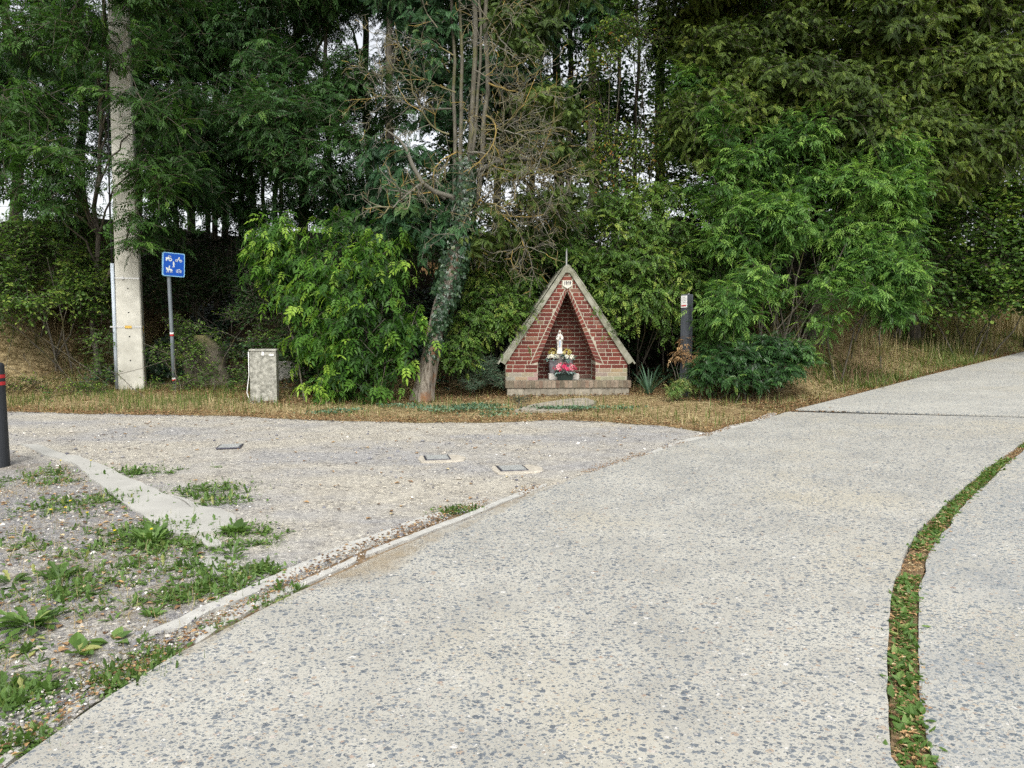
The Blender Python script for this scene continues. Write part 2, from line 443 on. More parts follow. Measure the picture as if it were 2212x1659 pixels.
def resample(pts, step):
    pts = np.asarray(pts, float); d = np.r_[0, np.cumsum(np.linalg.norm(np.diff(pts, axis=0), axis=1))]
    n = max(2, int(d[-1] / step) + 1); t = np.linspace(0, d[-1], n)
    return np.stack([np.interp(t, d, pts[:, k]) for k in range(pts.shape[1])], -1)
def jitter(pts, amt, s=2.5, o=0.):
    pts = np.asarray(pts, float)
    n1 = vnoise(pts[:, 0], pts[:, 1], 1.3, s, o) - .5; n2 = vnoise(pts[:, 0], pts[:, 1], 7.7, s, o + 5) - .5
    n3 = vnoise(pts[:, 0], pts[:, 1], 3.3, s * 4, o) - .5; n4 = vnoise(pts[:, 0], pts[:, 1], 9.7, s * 4, o + 5) - .5
    return pts + amt * np.stack([n1 * 2 + n3, n2 * 2 + n4], -1)
def sheet(name, poly, off, m, step=.4, thick=0., jit=0., rs=.12, kind='structure', o=0., parent=None, soft=0.):
    """a sheet lying on the terrain, with a real edge when thick"""
    poly = [tuple(p) for p in poly]
    b = resample(poly + [poly[0]], rs)[:-1]
    if jit: b = jitter(b, jit, o=o)
    x0, y0 = b.min(0); x1, y1 = b.max(0)
    gx, gy = np.meshgrid(np.arange(x0 + step / 2, x1, step), np.arange(y0 + step / 2, y1, step))
    inner = np.stack([gx.ravel(), gy.ravel()], -1)
    keep = np.ones(len(inner), bool); inside = np.zeros(len(inner), bool)
    for k in range(len(b)):
        p, q = b[k], b[(k + 1) % len(b)]
        c = (p[1] > inner[:, 1]) != (q[1] > inner[:, 1])
        inside ^= c & (inner[:, 0] < (q[0] - p[0]) * (inner[:, 1] - p[1]) / (q[1] - p[1] + 1e-12) + p[0])
        keep &= np.hypot(inner[:, 0] - p[0], inner[:, 1] - p[1]) > step * .3
    inner = inner[inside & keep]
    pts = [Vector((float(a), float(c))) for a, c in np.concatenate([b, inner])]
    nb = len(b)
    vs, es, fs, *_ = delaunay_2d_cdt(pts, [(k, (k + 1) % nb) for k in range(nb)], [], 1, 1e-5)
    A = np.array([(v.x, v.y) for v in vs])
    Zt = gz(A[:, 0], A[:, 1]) + off
    V = np.c_[A, Zt]; T = np.array([f[:] for f in fs if len(f) == 3])
    e1 = A[T[:, 1]] - A[T[:, 0]]; e2 = A[T[:, 2]] - A[T[:, 0]]
    flip = (e1[:, 0] * e2[:, 1] - e1[:, 1] * e2[:, 0]) < 0; T[flip] = T[flip][:, [0, 2, 1]]
    if thick:
        cnt = {}
        for t in T:
            for a_, b_ in ((t[0], t[1]), (t[1], t[2]), (t[2], t[0])): cnt[(a_, b_)] = 1
        bd_ = [(a_, b_) for (a_, b_) in cnt if (b_, a_) not in cnt]
        idx = {}; ex = []
        for a_, b_ in bd_:
            for q in (a_, b_):
                if q not in idx: idx[q] = len(V) + len(ex); ex.append((V[q][0], V[q][1], V[q][2] - thick))
        V = np.concatenate([V, np.array(ex)])
        T = np.concatenate([T, np.array([t for a_, b_ in bd_ for t in ((a_, idx[a_], idx[b_]), (a_, idx[b_], b_))])])
    at_ = None
    if soft:
        dd = np.min(np.hypot(V[:, None, 0] - b[None, :, 0], V[:, None, 1] - b[None, :, 1]), 1); at_ = {'edge': np.clip(dd / soft, 0, 1)}
    o_ = mesh_obj(name, V, T, m, parent, attrs=at_)
    if kind: o_['kind'] = kind
    return o_

# edges read off the ground: left edge of the concrete road, both sides of the weedy joint
LE = [(-2.1, -4), (-2.0, 0), (-1.8, 1.7)] + GXY([(50, 1656), (210, 1540), (374, 1434), (479, 1379), (642, 1290), (718, 1257), (857, 1193), (987, 1140), (1094, 1095), (1251, 1036),
      (1381, 994), (1459, 968), (1560, 938), (1700, 894)])
LE2 = GXY([(1718, 888.5), (1850, 855), (2000, 815), (2110, 788), (2212, 762)])
LE2 += [(LE2[-1][0] + 8, LE2[-1][1] + 6.5), (LE2[-1][0] + 40, LE2[-1][1] + 28)]
WL = [(1.0, -4), (1.15, 0), (1.32, 1.7)] + GXY([(1925, 1659), (1925, 1560), (1918, 1400), (1922, 1310), (1935, 1255), (1960, 1200), (1990, 1150), (2060, 1080), (2130, 1020), (2212, 958)])
JN = GXY([(2212, 907)])[0]
WLend = (JN[0] + .55, JN[1] - .3)
WR = [(1.2, -4), (1.32, 0), (1.46, 1.7)] + GXY([(2025, 1659), (2002, 1560), (1987, 1450), (1982, 1350), (1985, 1280), (2000, 1220), (2030, 1170), (2080, 1100), (2140, 1040), (2212, 973)])
WRend = (WLend[0] + .13, WLend[1] - .1)
JL = LE[-1]
sheet("concrete_road", LE + [WLend] + WL[::-1], .03, M['road'], thick=.07, step=.5, jit=.014)
J2 = LE2[0]
farR = [(WLend[0] + .07, WLend[1] + .09), (15.2, 15.4), (24, 22), (LE2[-1][0] + 2, LE2[-1][1] - 3.5)]
sheet("concrete_road", LE2 + farR[::-1], .03, M['road_far'], thick=.07, step=.7)
M['tar'] = mat_plain('dark joint filler', (.035, .033, .028), .9, .4, 20, coord=pos)
sheet('joint_soil', [LE[-1], WLend, farR[0], J2], .012, M['tar'], step=.5)
rr = [(p[0] + 3.4, p[1] - .6) for p in WR]
sheet("concrete_road", WR + [WRend, (15.6, 15.1), (27, 23), (30, 19), (12, 9)] + rr[::-1], .022, M['road_right'], thick=.06, step=.5, jit=.02)
sheet("joint_soil", WL + [WLend, WRend] + WR[::-1], .004, M['soil'], step=.3, thick=0, rs=.2)

# gravel lot from the kerb to the verge
VB = GXY([(-500, 884), (0, 889), (250, 895), (500, 899), (620, 905), (760, 910), (900, 913), (1050, 912), (1200, 908), (1330, 913), (1450, 922), (1545, 936)])
lot = VB + [(p[0] - .03, p[1] + .03) for p in LE[::-1]] + [(-16, -4), (-16, 9)]
lot = [(min(max(x, -16), 30), y) for x, y in lot]
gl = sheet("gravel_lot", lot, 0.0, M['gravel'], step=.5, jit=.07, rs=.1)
pt = GXY([(-260, 1000), (20, 975), (150, 1010), (240, 1080), (330, 1140), (430, 1190), (560, 1250), (470, 1330), (380, 1395), (240, 1478), (60, 1620), (-40, 1720)]) + [(-2.6, 1.2), (-4.5, 1.2), (-9, 4.5)]
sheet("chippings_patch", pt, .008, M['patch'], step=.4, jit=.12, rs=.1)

# kerb strips beside the road: runs of flat concrete blocks
def mat_dust():
    m, nt, bs = nodes_of("sandy dust")
    p = pos(nt)
    bs.inputs["Base Color"].default_value = (.36, .29, .19, 1); bs.inputs["Roughness"].default_value = 1
    f = math_(nt, 'ADD', math_(nt, 'MULTIPLY', noise(nt, p, 3.5, 5, .7), .7), math_(nt, 'MULTIPLY', noise(nt, p, 90, 3, .7), .35))
    tr = nt.nodes.new("ShaderNodeBsdfTransparent"); mx = nt.nodes.new("ShaderNodeMixShader")
    ed = N(nt, "Attribute", attribute_name="edge")
    L(nt, math_(nt, 'MULTIPLY', mapr(nt, f, .40, .72, 0, .8), ed.outputs['Fac']), mx.inputs[0]); L(nt, tr.outputs[0], mx.inputs[1]); L(nt, bs.outputs[0], mx.inputs[2])
    L(nt, mx.outputs[0], nt.nodes["Material Output"].inputs["Surface"]); return m
M['dust'] = mat_dust()
sheet("sand_film", GXY([(380, 1425), (479, 1372), (642, 1285), (718, 1250), (857, 1188), (987, 1136), (1094, 1091), (1251, 1032), (1251, 1040), (1094, 1106), (987, 1158), (880, 1215), (800, 1245), (690, 1285), (560, 1345), (400, 1438)]), .033, M['dust'], step=.05, jit=.05, soft=.10)
sheet("sand_film", GXY([(900, 1172), (718, 1248), (660, 1290), (760, 1285), (850, 1250), (930, 1195)]), .036, M['dust'], step=.05, jit=.05, soft=.16)
def strip(px, off=.03, m=M['kerb'], thick=.05, jit=.022):
    return sheet("kerb_strip", GXY(px), off, m, thick=thick, step=.5, jit=jit, rs=.08)
strip([(325, 1372), (400, 1342), (490, 1298), (560, 1262), (640, 1228), (700, 1205), (735, 1200), (700, 1222), (600, 1266), (540, 1296), (480, 1322), (400, 1368), (345, 1376)], .024)
strip([(700, 1200), (760, 1178), (850, 1147), (866, 1155), (800, 1182), (735, 1204)], .024)
strip([(868, 1140), (945, 1111), (960, 1116), (905, 1138), (875, 1146)], .024)
strip([(1390, 985), (1480, 952), (1520, 944), (1535, 948), (1452, 975), (1405, 990)], .02)
strip([(1525, 941), (1585, 921), (1618, 914), (1650, 912), (1560, 942)], .024)
strip([(1624, 911), (1655, 897), (1676, 893), (1676, 898), (1652, 910)], .022)
strip([(1130, 1073), (1240, 1036), (1370, 990), (1378, 994), (1250, 1040), (1150, 1074)], .012)
strip([(417, 1388), (470, 1352), (560, 1300), (671, 1253), (775, 1208), (768, 1220), (671, 1266), (560, 1318), (480, 1366), (425, 1402)], .022, jit=.02)
strip([(792, 1200), (860, 1172), (990, 1122), (1094, 1081), (1180, 1050), (1182, 1056), (1094, 1089), (990, 1131), (860, 1182), (790, 1211)], .026, jit=.015)
strip([(-10, 1650), (90, 1580), (200, 1505), (290, 1447), (380, 1398), (392, 1402), (300, 1455), (215, 1512), (100, 1594), (5, 1665)], .015)
# leaf litter bed between the two kerb lines
sheet("joint_soil", GXY([(430, 1378), (520, 1322), (620, 1264), (740, 1214), (870, 1156), (960, 1118), (1100, 1078), (1250, 1035), (1390, 988), (1420, 985), (1300, 1022), (1150, 1074), (987, 1141), (857, 1194), (718, 1258), (642, 1291), (479, 1380), (374, 1435), (360, 1425)]), .006, M['soil'], rs=.1, jit=.02)
strip([(48, 962), (85, 963), (138, 984), (178, 1000), (195, 1010), (150, 1002), (95, 985)], .02, M['slab'], jit=.02)
strip([(132, 985), (165, 988), (238, 1018), (330, 1058), (418, 1105), (512, 1148), (470, 1152), (388, 1162), (330, 1138), (284, 1106), (212, 1050)], .024, M['slab'], jit=.02)
strip([(340, 1062), (420, 1092), (480, 1106), (508, 1122), (515, 1142), (470, 1140), (420, 1104)], .018, M['slab'], jit=.04)
strip([(425, 1168), (460, 1163), (482, 1184), (455, 1190)], .03, M['slab'])
strip([(430, 1206), (480, 1200), (530, 1228), (520, 1240), (470, 1245)], .014, M['slab'], jit=.03)
M["stone"] = mat_plain("dusty stone", (.29, .265, .215), .95, .35, 9, bmp=.3, coord=pos)
fl = sheet("flat_stone", GXY([(1112, 888), (1150, 876), (1220, 864), (1265, 862), (1290, 870), (1270, 882), (1210, 890)]), .022, M['stone'], thick=.05, jit=.03, kind=None)
tag(fl, "flat grey stone slab set in the dry grass in front of the brick shrine step", "stone slab")

# ------------------------------------------------------------------ the brick shrine
M['brick'] = mat_col("brick", .85, .35, 45)
M['mortar'] = mat_plain("mortar", (.40, .37, .29), .95, .25, 30, bmp=.3)
M['roof'] = mat_plain("lichened concrete", (.29, .285, .235), .95, .35, 7, bmp=.5, col2=(.16, .16, .11))
M['plinth'] = mat_col("weathered plinth brick", .95, .45, 18)
M['plinthjoint'] = mat_plain("plinth mortar", (.24, .22, .17), .95, .35, 12, bmp=.4)
M['white_glaze'] = mat_plain("white glazed tile", (.60, .585, .50), .5, .1, 12)
M['ink'] = mat_plain("dark numerals", (.035, .03, .05), .6, .2, 12)
M['grey_metal'] = mat_plain("dull grey metal", (.34, .35, .34), .5, .2, 20, metal=.3)

CH = G(1212, 858)
CHX, CHY = 1.003, 12.98
chz = float(gz(CH[0], CH[1])) + .0
ROT = R(4)
shrine = thing("brick_shrine", "triangular red brick wayside shrine with grey concrete roof slabs and an open niche", "shrine", (CHX, CHY, chz + .27), ROT)
SL = 1.68 / 1.12                      # slope of the gable
def clip(poly, a, b, c):
    """keep a*x+b*z<=c"""
    out = []
    for i in range(len(poly)):
        p, q = poly[i], poly[(i + 1) % len(poly)]
        dp, dq = a * p[0] + b * p[1] - c, a * q[0] + b * q[1] - c
        if dp <= 0: out.append(p)
        if dp * dq < 0:
            t = dp / (dp - dq); out.append((p[0] + (q[0] - p[0]) * t, p[1] + (q[1] - p[1]) * t))
    return out
def brickcol(z, x=0., light=1.):
    r = random.random()
    base = random.choice([(.205, .058, .042), (.185, .052, .04), (.225, .068, .048), (.165, .048, .038), (.20, .066, .055)])
    k = (.82 + .36 * r) * .8
    c = [v * k * light for v in base]
    pale = 0
    if z < .16: pale = .85
    elif z < .24 and x > 0: pale = .75
    elif random.random() < .05: pale = .25
    w = (.33, .29, .21)
    return tuple(a * (1 - pale) + b * pale * (.85 + .3 * random.random()) for a, b in zip(c, w))
CO = .0727; BH = .059; BL = .215; JT = .012
BW, JAMB, JZ, OA = 1.12, .533, .357, 1.63        # half width, niche half width, jamb height, niche apex height
BO0, BOA = .668, 1.76                             # outer line of the arch bricks
SO = (BOA - .32) / BO0
walls = MB(); bricks = MB()
# wall body: front faces in mortar colour, pushed back to give the niche its reveals
topcut = 1.95
xt = (1.68 + .32 - topcut) / SL
def gable_x(z): return BW if z < .32 else max(0, (2.0 - z) / SL)
left = [(-BW, 0), (-JAMB, 0), (-JAMB, JZ), (0, OA), (0, topcut), (-xt, topcut), (-BW, .32)]
walls.prism(left, 0, .32); walls.prism([(-x, z) for x, z in left[::-1]], 0, .32)
walls.prism([(-BW + .003, 0), (BW - .003, 0), (BW - .003, .32), (xt - .003, topcut), (-xt + .003, topcut), (-BW + .003, .32)], .58, .72)   # back wall of the niche
for s in (-1, 1):                                                    # side walls
    walls.prism([(s * (BW - .003) if s < 0 else BW - .15, 0), (-BW + .15 if s < 0 else BW - .003, 0), (-BW + .15 if s < 0 else BW - .003, .31), (s * (BW - .003) if s < 0 else BW - .15, .31)], .32, .58)
def put(poly, y0, c, dep=.014):
    if len(poly) < 3: return
    a = abs(sum(poly[i][0] * poly[(i + 1) % len(poly)][1] - poly[(i + 1) % len(poly)][0] * poly[i][1] for i in range(len(poly)))) / 2
    if a < .0012: return
    bricks.prism(poly, y0 - .004, y0 + dep, c)
k = 0
z = .008
while z < topcut:
    zz = z + BH
    off = (0, .5, .22, .72)[k % 4] * BL
    x = -1.4 - off
    while x < 1.4:
        ln = BL if random.random() < .8 else BL * .5
        q = [(x, z), (x + ln, z), (x + ln, zz), (x, zz)]
        q = clip(q, SL, 1, 2.0 - .004); q = clip(q, -SL, 1, 2.0 - .004) if q else q
        q = clip(q, 1, 0, BW) if q else q; q = clip(q, -1, 0, BW) if q else q
        q = clip(q, 0, 1, topcut) if q else q
        if q:
            xm = sum(p[0] for p in q) / len(q); zm = (z + zz) / 2
            if zm < .32:
                for s in (-1, 1):
                    qq = clip(q, -s, 0, -JAMB - .002)
                    put(qq, 0, brickcol(zm, s * 1.))
            elif zm < BOA - .04:
                for s in (-1, 1):                # outside the arch line: s*x*SO + z >= BOA
                    qq = clip(q, -s * SO, -1, -(BOA + .02)); qq = clip(qq, -s, 0, 0) if qq else qq
                    if 1.69 < zm < 1.83 and qq: qq = clip(qq, -s, 0, -.1)
                    if qq: put(qq, 0, brickcol(zm, s * 1.))
            elif zm < 1.84:
                for s in (-1, 1):
                    qq = clip(q, -s, 0, -.1)
                    if qq: put(qq, 0, brickcol(zm, s * 1.))
            else: put(q, 0, brickcol(zm))
        x += ln + JT
    z += CO; k += 1
# arch bricks laid square to the slope
for s in (-1, 1):
    p0 = np.array((JAMB, JZ - .03)); p1 = np.array((0., OA)); o0 = np.array((BO0, .325)); o1 = np.array((0., BOA))
    n = 19
    for i in range(n):
        t0, t1 = i / n + .06 / n, (i + 1) / n - .14 / n
        f = lambda a, b, t: a + (b - a) * t
        off_ = .028
        q = [f(p0, p1, t0) , f(o0, o1, t0) , f(o0, o1, t1), f(p0, p1, t1)]
        q[1] = q[1] + np.array((0, -off_)); q[2] = q[2] + np.array((0, -off_)); q[0] = q[0] + np.array((0, off_ * .4)); q[3] = q[3] + np.array((0, off_ * .4))
        q = [(float(a), float(b)) for a, b in q]
        q = clip(q, -1, 0, -.006)
        if not q: continue
        q = [(s * a, b) for a, b in (q if s > 0 else q[::-1])]
        put(q, -.002, brickcol(.9))
# bricks on the niche's back wall and reveals
z = .008; k = 0
while z < 1.62:
    x = -.8 - (k % 2) * .1
    while x < .8:
        q = [(x, z), (x + BL, z), (x + BL, z + BH), (x, z + BH)]
        h = .56 if z < .36 else .56 * (1.75 - z) / 1.39
        q = clip(q, 1, 0, h); q = clip(q, -1, 0, h) if q else q
        if q: put(q, .58, brickcol(.9, 0, .9))
        x += BL + JT
    z += CO; k += 1
def reveal(a, b, s):
    """brick ends along the slanted reveal from a to b"""
    a, b = np.array(a), np.array(b); ln = np.linalg.norm(b - a); n = int(ln / CO); d = (b - a) / ln; nn = np.array((-d[1], d[0])) * (1 if s > 0 else -1)
    for i in range(n):
        for y0, y1 in ((.012, .112), (.124, .224), (.236, .32)):
            q0, q1 = a + d * i * CO, a + d * (i * CO + BH)
            vs = []
            for dd in (.004, -.012):
                for q, y in ((q0, y0), (q1, y0), (q1, y1), (q0, y1)): vs.append((q[0] + nn[0] * dd, y, q[1] + nn[1] * dd))
            bricks.add(vs, [(0, 1, 2, 3), (7, 6, 5, 4), (0, 4, 5, 1), (1, 5, 6, 2), (2, 6, 7, 3), (3, 7, 4, 0)], brickcol(.9))
reveal((JAMB, .01), (JAMB, JZ), 1); reveal((JAMB, JZ), (0.01, OA - .02), 1)
reveal((-JAMB, .01), (-JAMB, JZ), -1); reveal((-JAMB, JZ), (-.01, OA - .02), -1)
for s in (-1, 1):
    z = .008; k = 0
    while z < .28:
        y = .02 + (k % 2) * .1
        while y < .5:
            bricks.box(s * BW - .006, s * BW + .006, y, min(y + BL, .57), z, z + BH, brickcol(z, s)); y += BL + JT
        z += CO; k += 1
wall_o = walls.build("wall", M['mortar'], shrine)
bricks.build("brickwork", M['brick'], wall_o)
# roof: a thick front slab on each side with overlapping slabs behind
nx_, nz_ = SL / math.hypot(SL, 1), 1 / math.hypot(SL, 1)
for s in (-1, 1):
    rb = MB()
    T_ = .10
    def off(p, t): return (p[0] + nx_ * t, p[1] + nz_ * t)
    lo = (BW + .015, .32 - .03); hi = (0.0, 2.0 + .0)
    a = lo; b = (xt * .72, 2.0 - SL * xt * .72)
    oa = off(lo, T_); ob = (0.035, 2.09)
    prof = [a, oa, (.11, oa[1] + (oa[0] - .11) * SL * .985), (.05, 2.085), (.0, 2.10), (.0, topcut + .003), (xt + .004, topcut + .003)]
    prof = [(s * x, z) for x, z in (prof if s > 0 else prof[::-1])]
    rb.prism(prof, -.045, .70)
    for i_, (t0, t1, th) in enumerate(((-.03, .30, .03), (.27, .55, .045), (.52, .80, .034), (.78, .985, .028))):
        dv = np.array((hi[0] - lo[0], hi[1] - lo[1]))
        p0, p1 = np.array(lo) + dv * t0, np.array(lo) + dv * t1
        q = [off(p0, T_ - .002), off(p0, T_ + th), off(p1, T_ + th * .35), off(p1, T_ - .002)]
        q = [(s * x, z) for x, z in (q if s > 0 else q[::-1])]
        rb.prism(q, -.02 + .012 * i_, .80 - .01 * i_)
    rb.build("roof_slab", M['roof'], shrine, bevel=.012)
pl = MB()                                               # step in front: a soldier course on a concrete course
pl.box(-1.13, 1.15, -.14, .95, -.125, -.004); pl.box(-1.1, 1.13, -.12, .93, -.50, -.125)
ps = pl.build("step", M['plinthjoint'], shrine)
sb = MB()
x = -1.135
while x < 1.13:
    w = .068 + random.uniform(-.004, .004)
    g = random.uniform(.75, 1.2); c = random.choice([(.22, .17, .125), (.20, .16, .115), (.23, .185, .14), (.19, .16, .115), (.21, .15, .11)])
    c = tuple(v * g for v in c)
    sb.box(x, x + w, -.15 - random.uniform(0, .005), .04, -.128 + random.uniform(0, .003), 0.0 + random.uniform(-.003, .003), c); x += w + .009
x = -1.1
while x < 1.1:
    w = random.choice((.2, .21, .3))
    g = random.uniform(.85, 1.15)
    sb.box(x, min(x + w, 1.13), -.13, -.1, -.265, -.137, (.27 * g, .245 * g, .195 * g)); x += w + .006
x = -1.1
while x < 1.1:
    g = random.uniform(.85, 1.15)
    sb.box(x, x + .21, -.125, -.1, -.40, -.271, (.2 * g, .17 * g, .125 * g)); x += .22
sb.build("edge_brick", M['plinth'], ps, bevel=.005)
plq = MB()
plq.prism([(-.087, 1.722), (-.0, 1.665), (.087, 1.722), (.087, 1.815), (-.087, 1.815)], -.022, .01)
plaque = plq.build("year_plaque", M['white_glaze'], shrine, bevel=.004)
fc = bpy.data.curves.new("numerals", 'FONT'); fc.body = "1969"; fc.size = .092; fc.align_x = 'CENTER'; fc.extrude = .002; fc.offset = .0022; fc.space_character = 1.02
fc.materials.append(M['ink'])
ft = bpy.data.objects.new("numerals_curve", fc); SC.collection.objects.link(ft); bpy.context.view_layer.update()
fm = bpy.data.meshes.new_from_object(ft.evaluated_get(bpy.context.evaluated_depsgraph_get())); bpy.data.objects.remove(ft)
fo = bpy.data.objects.new("numerals", fm); SC.collection.objects.link(fo); fo.parent = plaque
fo.location = (0, -.0245, 1.738); fo.rotation_euler = (math.pi / 2, 0, 0); fo.scale = (.74, 1, 1)
cr = MB(); cr.box(-.013, .013, .10, .126, 2.08, 2.40)
cr.build("ridge_rod", M['grey_metal'], shrine, bevel=.004)

def in_shrine(x, y, z):
    c, s = math.cos(ROT), math.sin(ROT)
    return (CHX + c * x - s * y, CHY + s * x + c * y, chz + .27 + z)
M['block'] = mat_plain("pale stone block", (.44, .42, .38), .9, .2, 20, bmp=.2)
M['pot_grey'] = mat_plain("grey pot", (.17, .165, .175), .7, .3, 14)
M['pot_green'] = mat_plain("dark green pot", (.018, .032, .026), .45, .3, 12)
M['plaster'] = mat_plain("painted plaster", (.76, .74, .68), .6, .08, 20)
M['sash'] = mat_plain("pale blue paint", (.36, .46, .58), .6, .1, 20)
M['skin'] = mat_plain("worn flesh paint", (.42, .32, .25), .6, .15, 30)
M['pedestal'] = mat_plain("dark rough stone", (.13, .115, .105), .9, .5, 22, bmp=.5)
for xx, lb in ((-.215, "left"), (.165, "right")):
    o = thing("stone_block", "pale square stone block on the shrine floor " + ("beneath the grey pot left of the statue" if xx < 0 else "right of the dark green flower pot"), "block", in_shrine(xx + .0, .26, .0), ROT, "stone blocks on the shrine floor")
    b = MB(); b.box(-.09, .09, -.1, .1, .0, .115); b.build("block", M['block'], o, bevel=.006)
o = thing("stone_pedestal", "dark rough stone pedestal under the white statue", "pedestal", in_shrine(-.09, .40, 0), ROT)
b = MB(); b.lathe([(.13, 0), (.135, .2), (.125, .4), (.105, .455), (.085, .475)], 16); b.build("pedestal", M['pedestal'], o, smooth=False)

# statue of a veiled woman with folded hands
st = thing("statue", "small white statue of a veiled praying woman with a blue sash", "statue", in_shrine(-.085, .37, .475), ROT)
V = []; n = 40
rings = [(0, .068, .058, 0), (.03, .066, .056, 0), (.036, .056, .05, 0), (.08, .047, .045, 0), (.14, .046, .042, -.001), (.2, .050, .044, -.002), (.25, .058, .048, -.002), (.29, .067, .052, 0),
         (.315, .068, .05, 0), (.34, .058, .044, 0), (.358, .044, .038, 0), (.37, .032, .034, 0), (.385, .0285, .033, -.002), (.405, .028, .033, -.003), (.425, .0255, .031, -.003), (.44, .019, .024, -.001), (.449, .009, .012, 0)]
for zz, rx, ry, yo in rings:
    for k in range(n):
        a = 2 * math.pi * k / n
        f = 1 + (.05 * math.sin(7 * a + zz * 12) + .035 * math.sin(13 * a - zz * 20)) * (1 if .036 < zz < .33 else .15)
        V.append((rx * f * math.cos(a), yo + ry * f * math.sin(a), zz))
fs = [(i * n + k, i * n + (k + 1) % n, (i + 1) * n + (k + 1) % n, (i + 1) * n + k) for i in range(len(rings) - 1) for k in range(n)]
b = MB(); b.add(V, fs + [tuple(range(n - 1, -1, -1)), tuple((len(rings) - 1) * n + k for k in range(n))])
def arm(s): b.tube([(s * .05, -.012, .315), (s * .052, -.032, .272), (s * .038, -.05, .268), (s * .014, -.062, .292)], [.014, .017, .015, .010], 10)
arm(1); arm(-1)
b.build("robe", M['plaster'], st, smooth=True)
b = MB()
b.add(*[[(.0155 * math.cos(a) * c_, -.0305 - .0075 * math.cos(e) + .0, .398 + .021 * math.sin(e)) for e in np.linspace(-1.5, 1.5, 7) for c_ in (math.cos(e) ** .6,) for a in np.linspace(0, math.pi, 7)],
        [(i * 7 + k, i * 7 + k + 1, (i + 1) * 7 + k + 1, (i + 1) * 7 + k) for i in range(6) for k in range(6)]])
b.box(-.003, .003, -.042, -.034, .393, .402)
b.build("face", M['skin'], st, smooth=True)
for s in (-1, 1):
    b = MB(); b.tube([(s * .012, -.062, .286), (s * .006, -.07, .306), (s * .003, -.071, .33), (0, -.068, .342)], [.008, .0085, .006, .003], 8)
    b.build("hand", M['skin'], st, smooth=True)
b = MB(); b.prism([(-.013, .13), (.013, .13), (.016, .25), (-.016, .25)], -.056, -.038); b.build("sash", M['sash'], st, bevel=.003)

# ------------------------------------------------------------------ foliage machinery
def nrm(v): return v / (np.linalg.norm(v, axis=-1, keepdims=True) + 1e-9)
def place(tpl, P_, D, Nn, S, tint, a=None):
    tv, tf = tpl
    D = nrm(D); side = nrm(np.cross(D, Nn)); Nn = np.cross(side, D)
    S = np.broadcast_to(S, (len(P_),))
    V = P_[:, None] + S[:, None, None] * (tv[None, :, 0:1] * side[:, None] + tv[None, :, 1:2] * D[:, None] + tv[None, :, 2:3] * Nn[:, None])
    k = len(tv)
    T = tf[None] + (np.arange(len(P_)) * k)[:, None, None]
    return V.reshape(-1, 3), T.reshape(-1, 3), np.repeat(tint, k)
def leaflet(bx, by, ang, l, w, droop=0., fold=.18):
    """kite shaped leaflet with its midrib folded, starting at (bx,by)"""
    c, s = math.cos(ang), math.sin(ang)
    loc = [(0, 0, 0), (w / 2, .38 * l, fold * w), (.3 * w, .72 * l, fold * w * .6 - droop * .4), (0, l, -droop), (-.3 * w, .72 * l, fold * w * .6 - droop * .4), (-w / 2, .38 * l, fold * w)]
    v = [(bx + x * c + y * s, by - x * s + y * c, z) for x, y, z in loc]
    return v, [(0, 1, 2), (0, 2, 3), (0, 3, 4), (0, 4, 5)]
def kite(bx, by, ang, l, w, droop=0., fold=.15):
    c, s = math.cos(ang), math.sin(ang)
    loc = [(0, 0, 0), (w / 2, .42 * l, fold * w), (0, l, -droop), (-w / 2, .42 * l, fold * w)]
    return [(bx + x * c + y * s, by - x * s + y * c, z) for x, y, z in loc], [(0, 1, 2), (0, 2, 3)]
def join(parts, bend=0.):
    vs = []; fs = []
    for v, f in parts:
        fs += [tuple(i + len(vs) for i in t) for t in f]; vs += v
    vs = np.array(vs, float)
    if bend: vs[:, 2] -= bend * np.maximum(vs[:, 1], 0) ** 2
    return vs, np.array(fs, int)
def pinnate(n=5, l=.3, w=.11, bend=.45, fn=kite):
    parts = [([(-.008, 0, 0), (.008, 0, 0), (0, .95, 0)], [(0, 1, 2)])]
    for i in range(n):
        y = .22 + .66 * i / n; k = 1 - .12 * abs(i - n * .4)
        for s in (-1, 1): parts.append(fn(0, y, s * R(62 - 5 * i), l * k, w * k, .05))
    parts.append(fn(0, .9, 0, l * .95, w, .05))
    return join(parts, bend)
LF = {}
LF['ash'] = pinnate(4, .37, .13, .3)
LF['ash_near'] = pinnate(4, .36, .115, .35, kite)
LF['elder'] = pinnate(3, .46, .19, .45, leaflet)
LF['rose'] = pinnate(3, .30, .2, .35, leaflet)
LF['oval'] = join([([(-.01, -.2, 0), (.01, -.2, 0), (0, 0, 0)], [(0, 1, 2)]), leaflet(0, 0, 0, 1, .62, .12)])
LF['round'] = join([([(-.01, -.25, 0), (.01, -.25, 0), (0, 0, 0)], [(0, 1, 2)]), ([(0, 0, 0), (.38, .18, .06), (.46, .5, .07), (.27, .82, 0), (0, 1, -.1), (-.27, .82, 0), (-.46, .5, .07), (-.38, .18, .06)],
               [(0, 1, 2), (0, 2, 3), (0, 3, 4), (0, 4, 5), (0, 5, 6), (0, 6, 7)])])
LF['ivy'] = join([([(0, 0, 0), (.45, -.1, .02), (.34, .25, .03), (.55, .5, 0), (.22, .55, .04), (0, 1, -.06), (-.22, .55, .04), (-.55, .5, 0), (-.34, .25, .03), (-.45, -.1, .02)],
             [(0, 1, 2), (0, 2, 4), (2, 3, 4), (0, 4, 5), (0, 5, 6), (0, 6, 8), (6, 7, 8), (0, 8, 9)])])
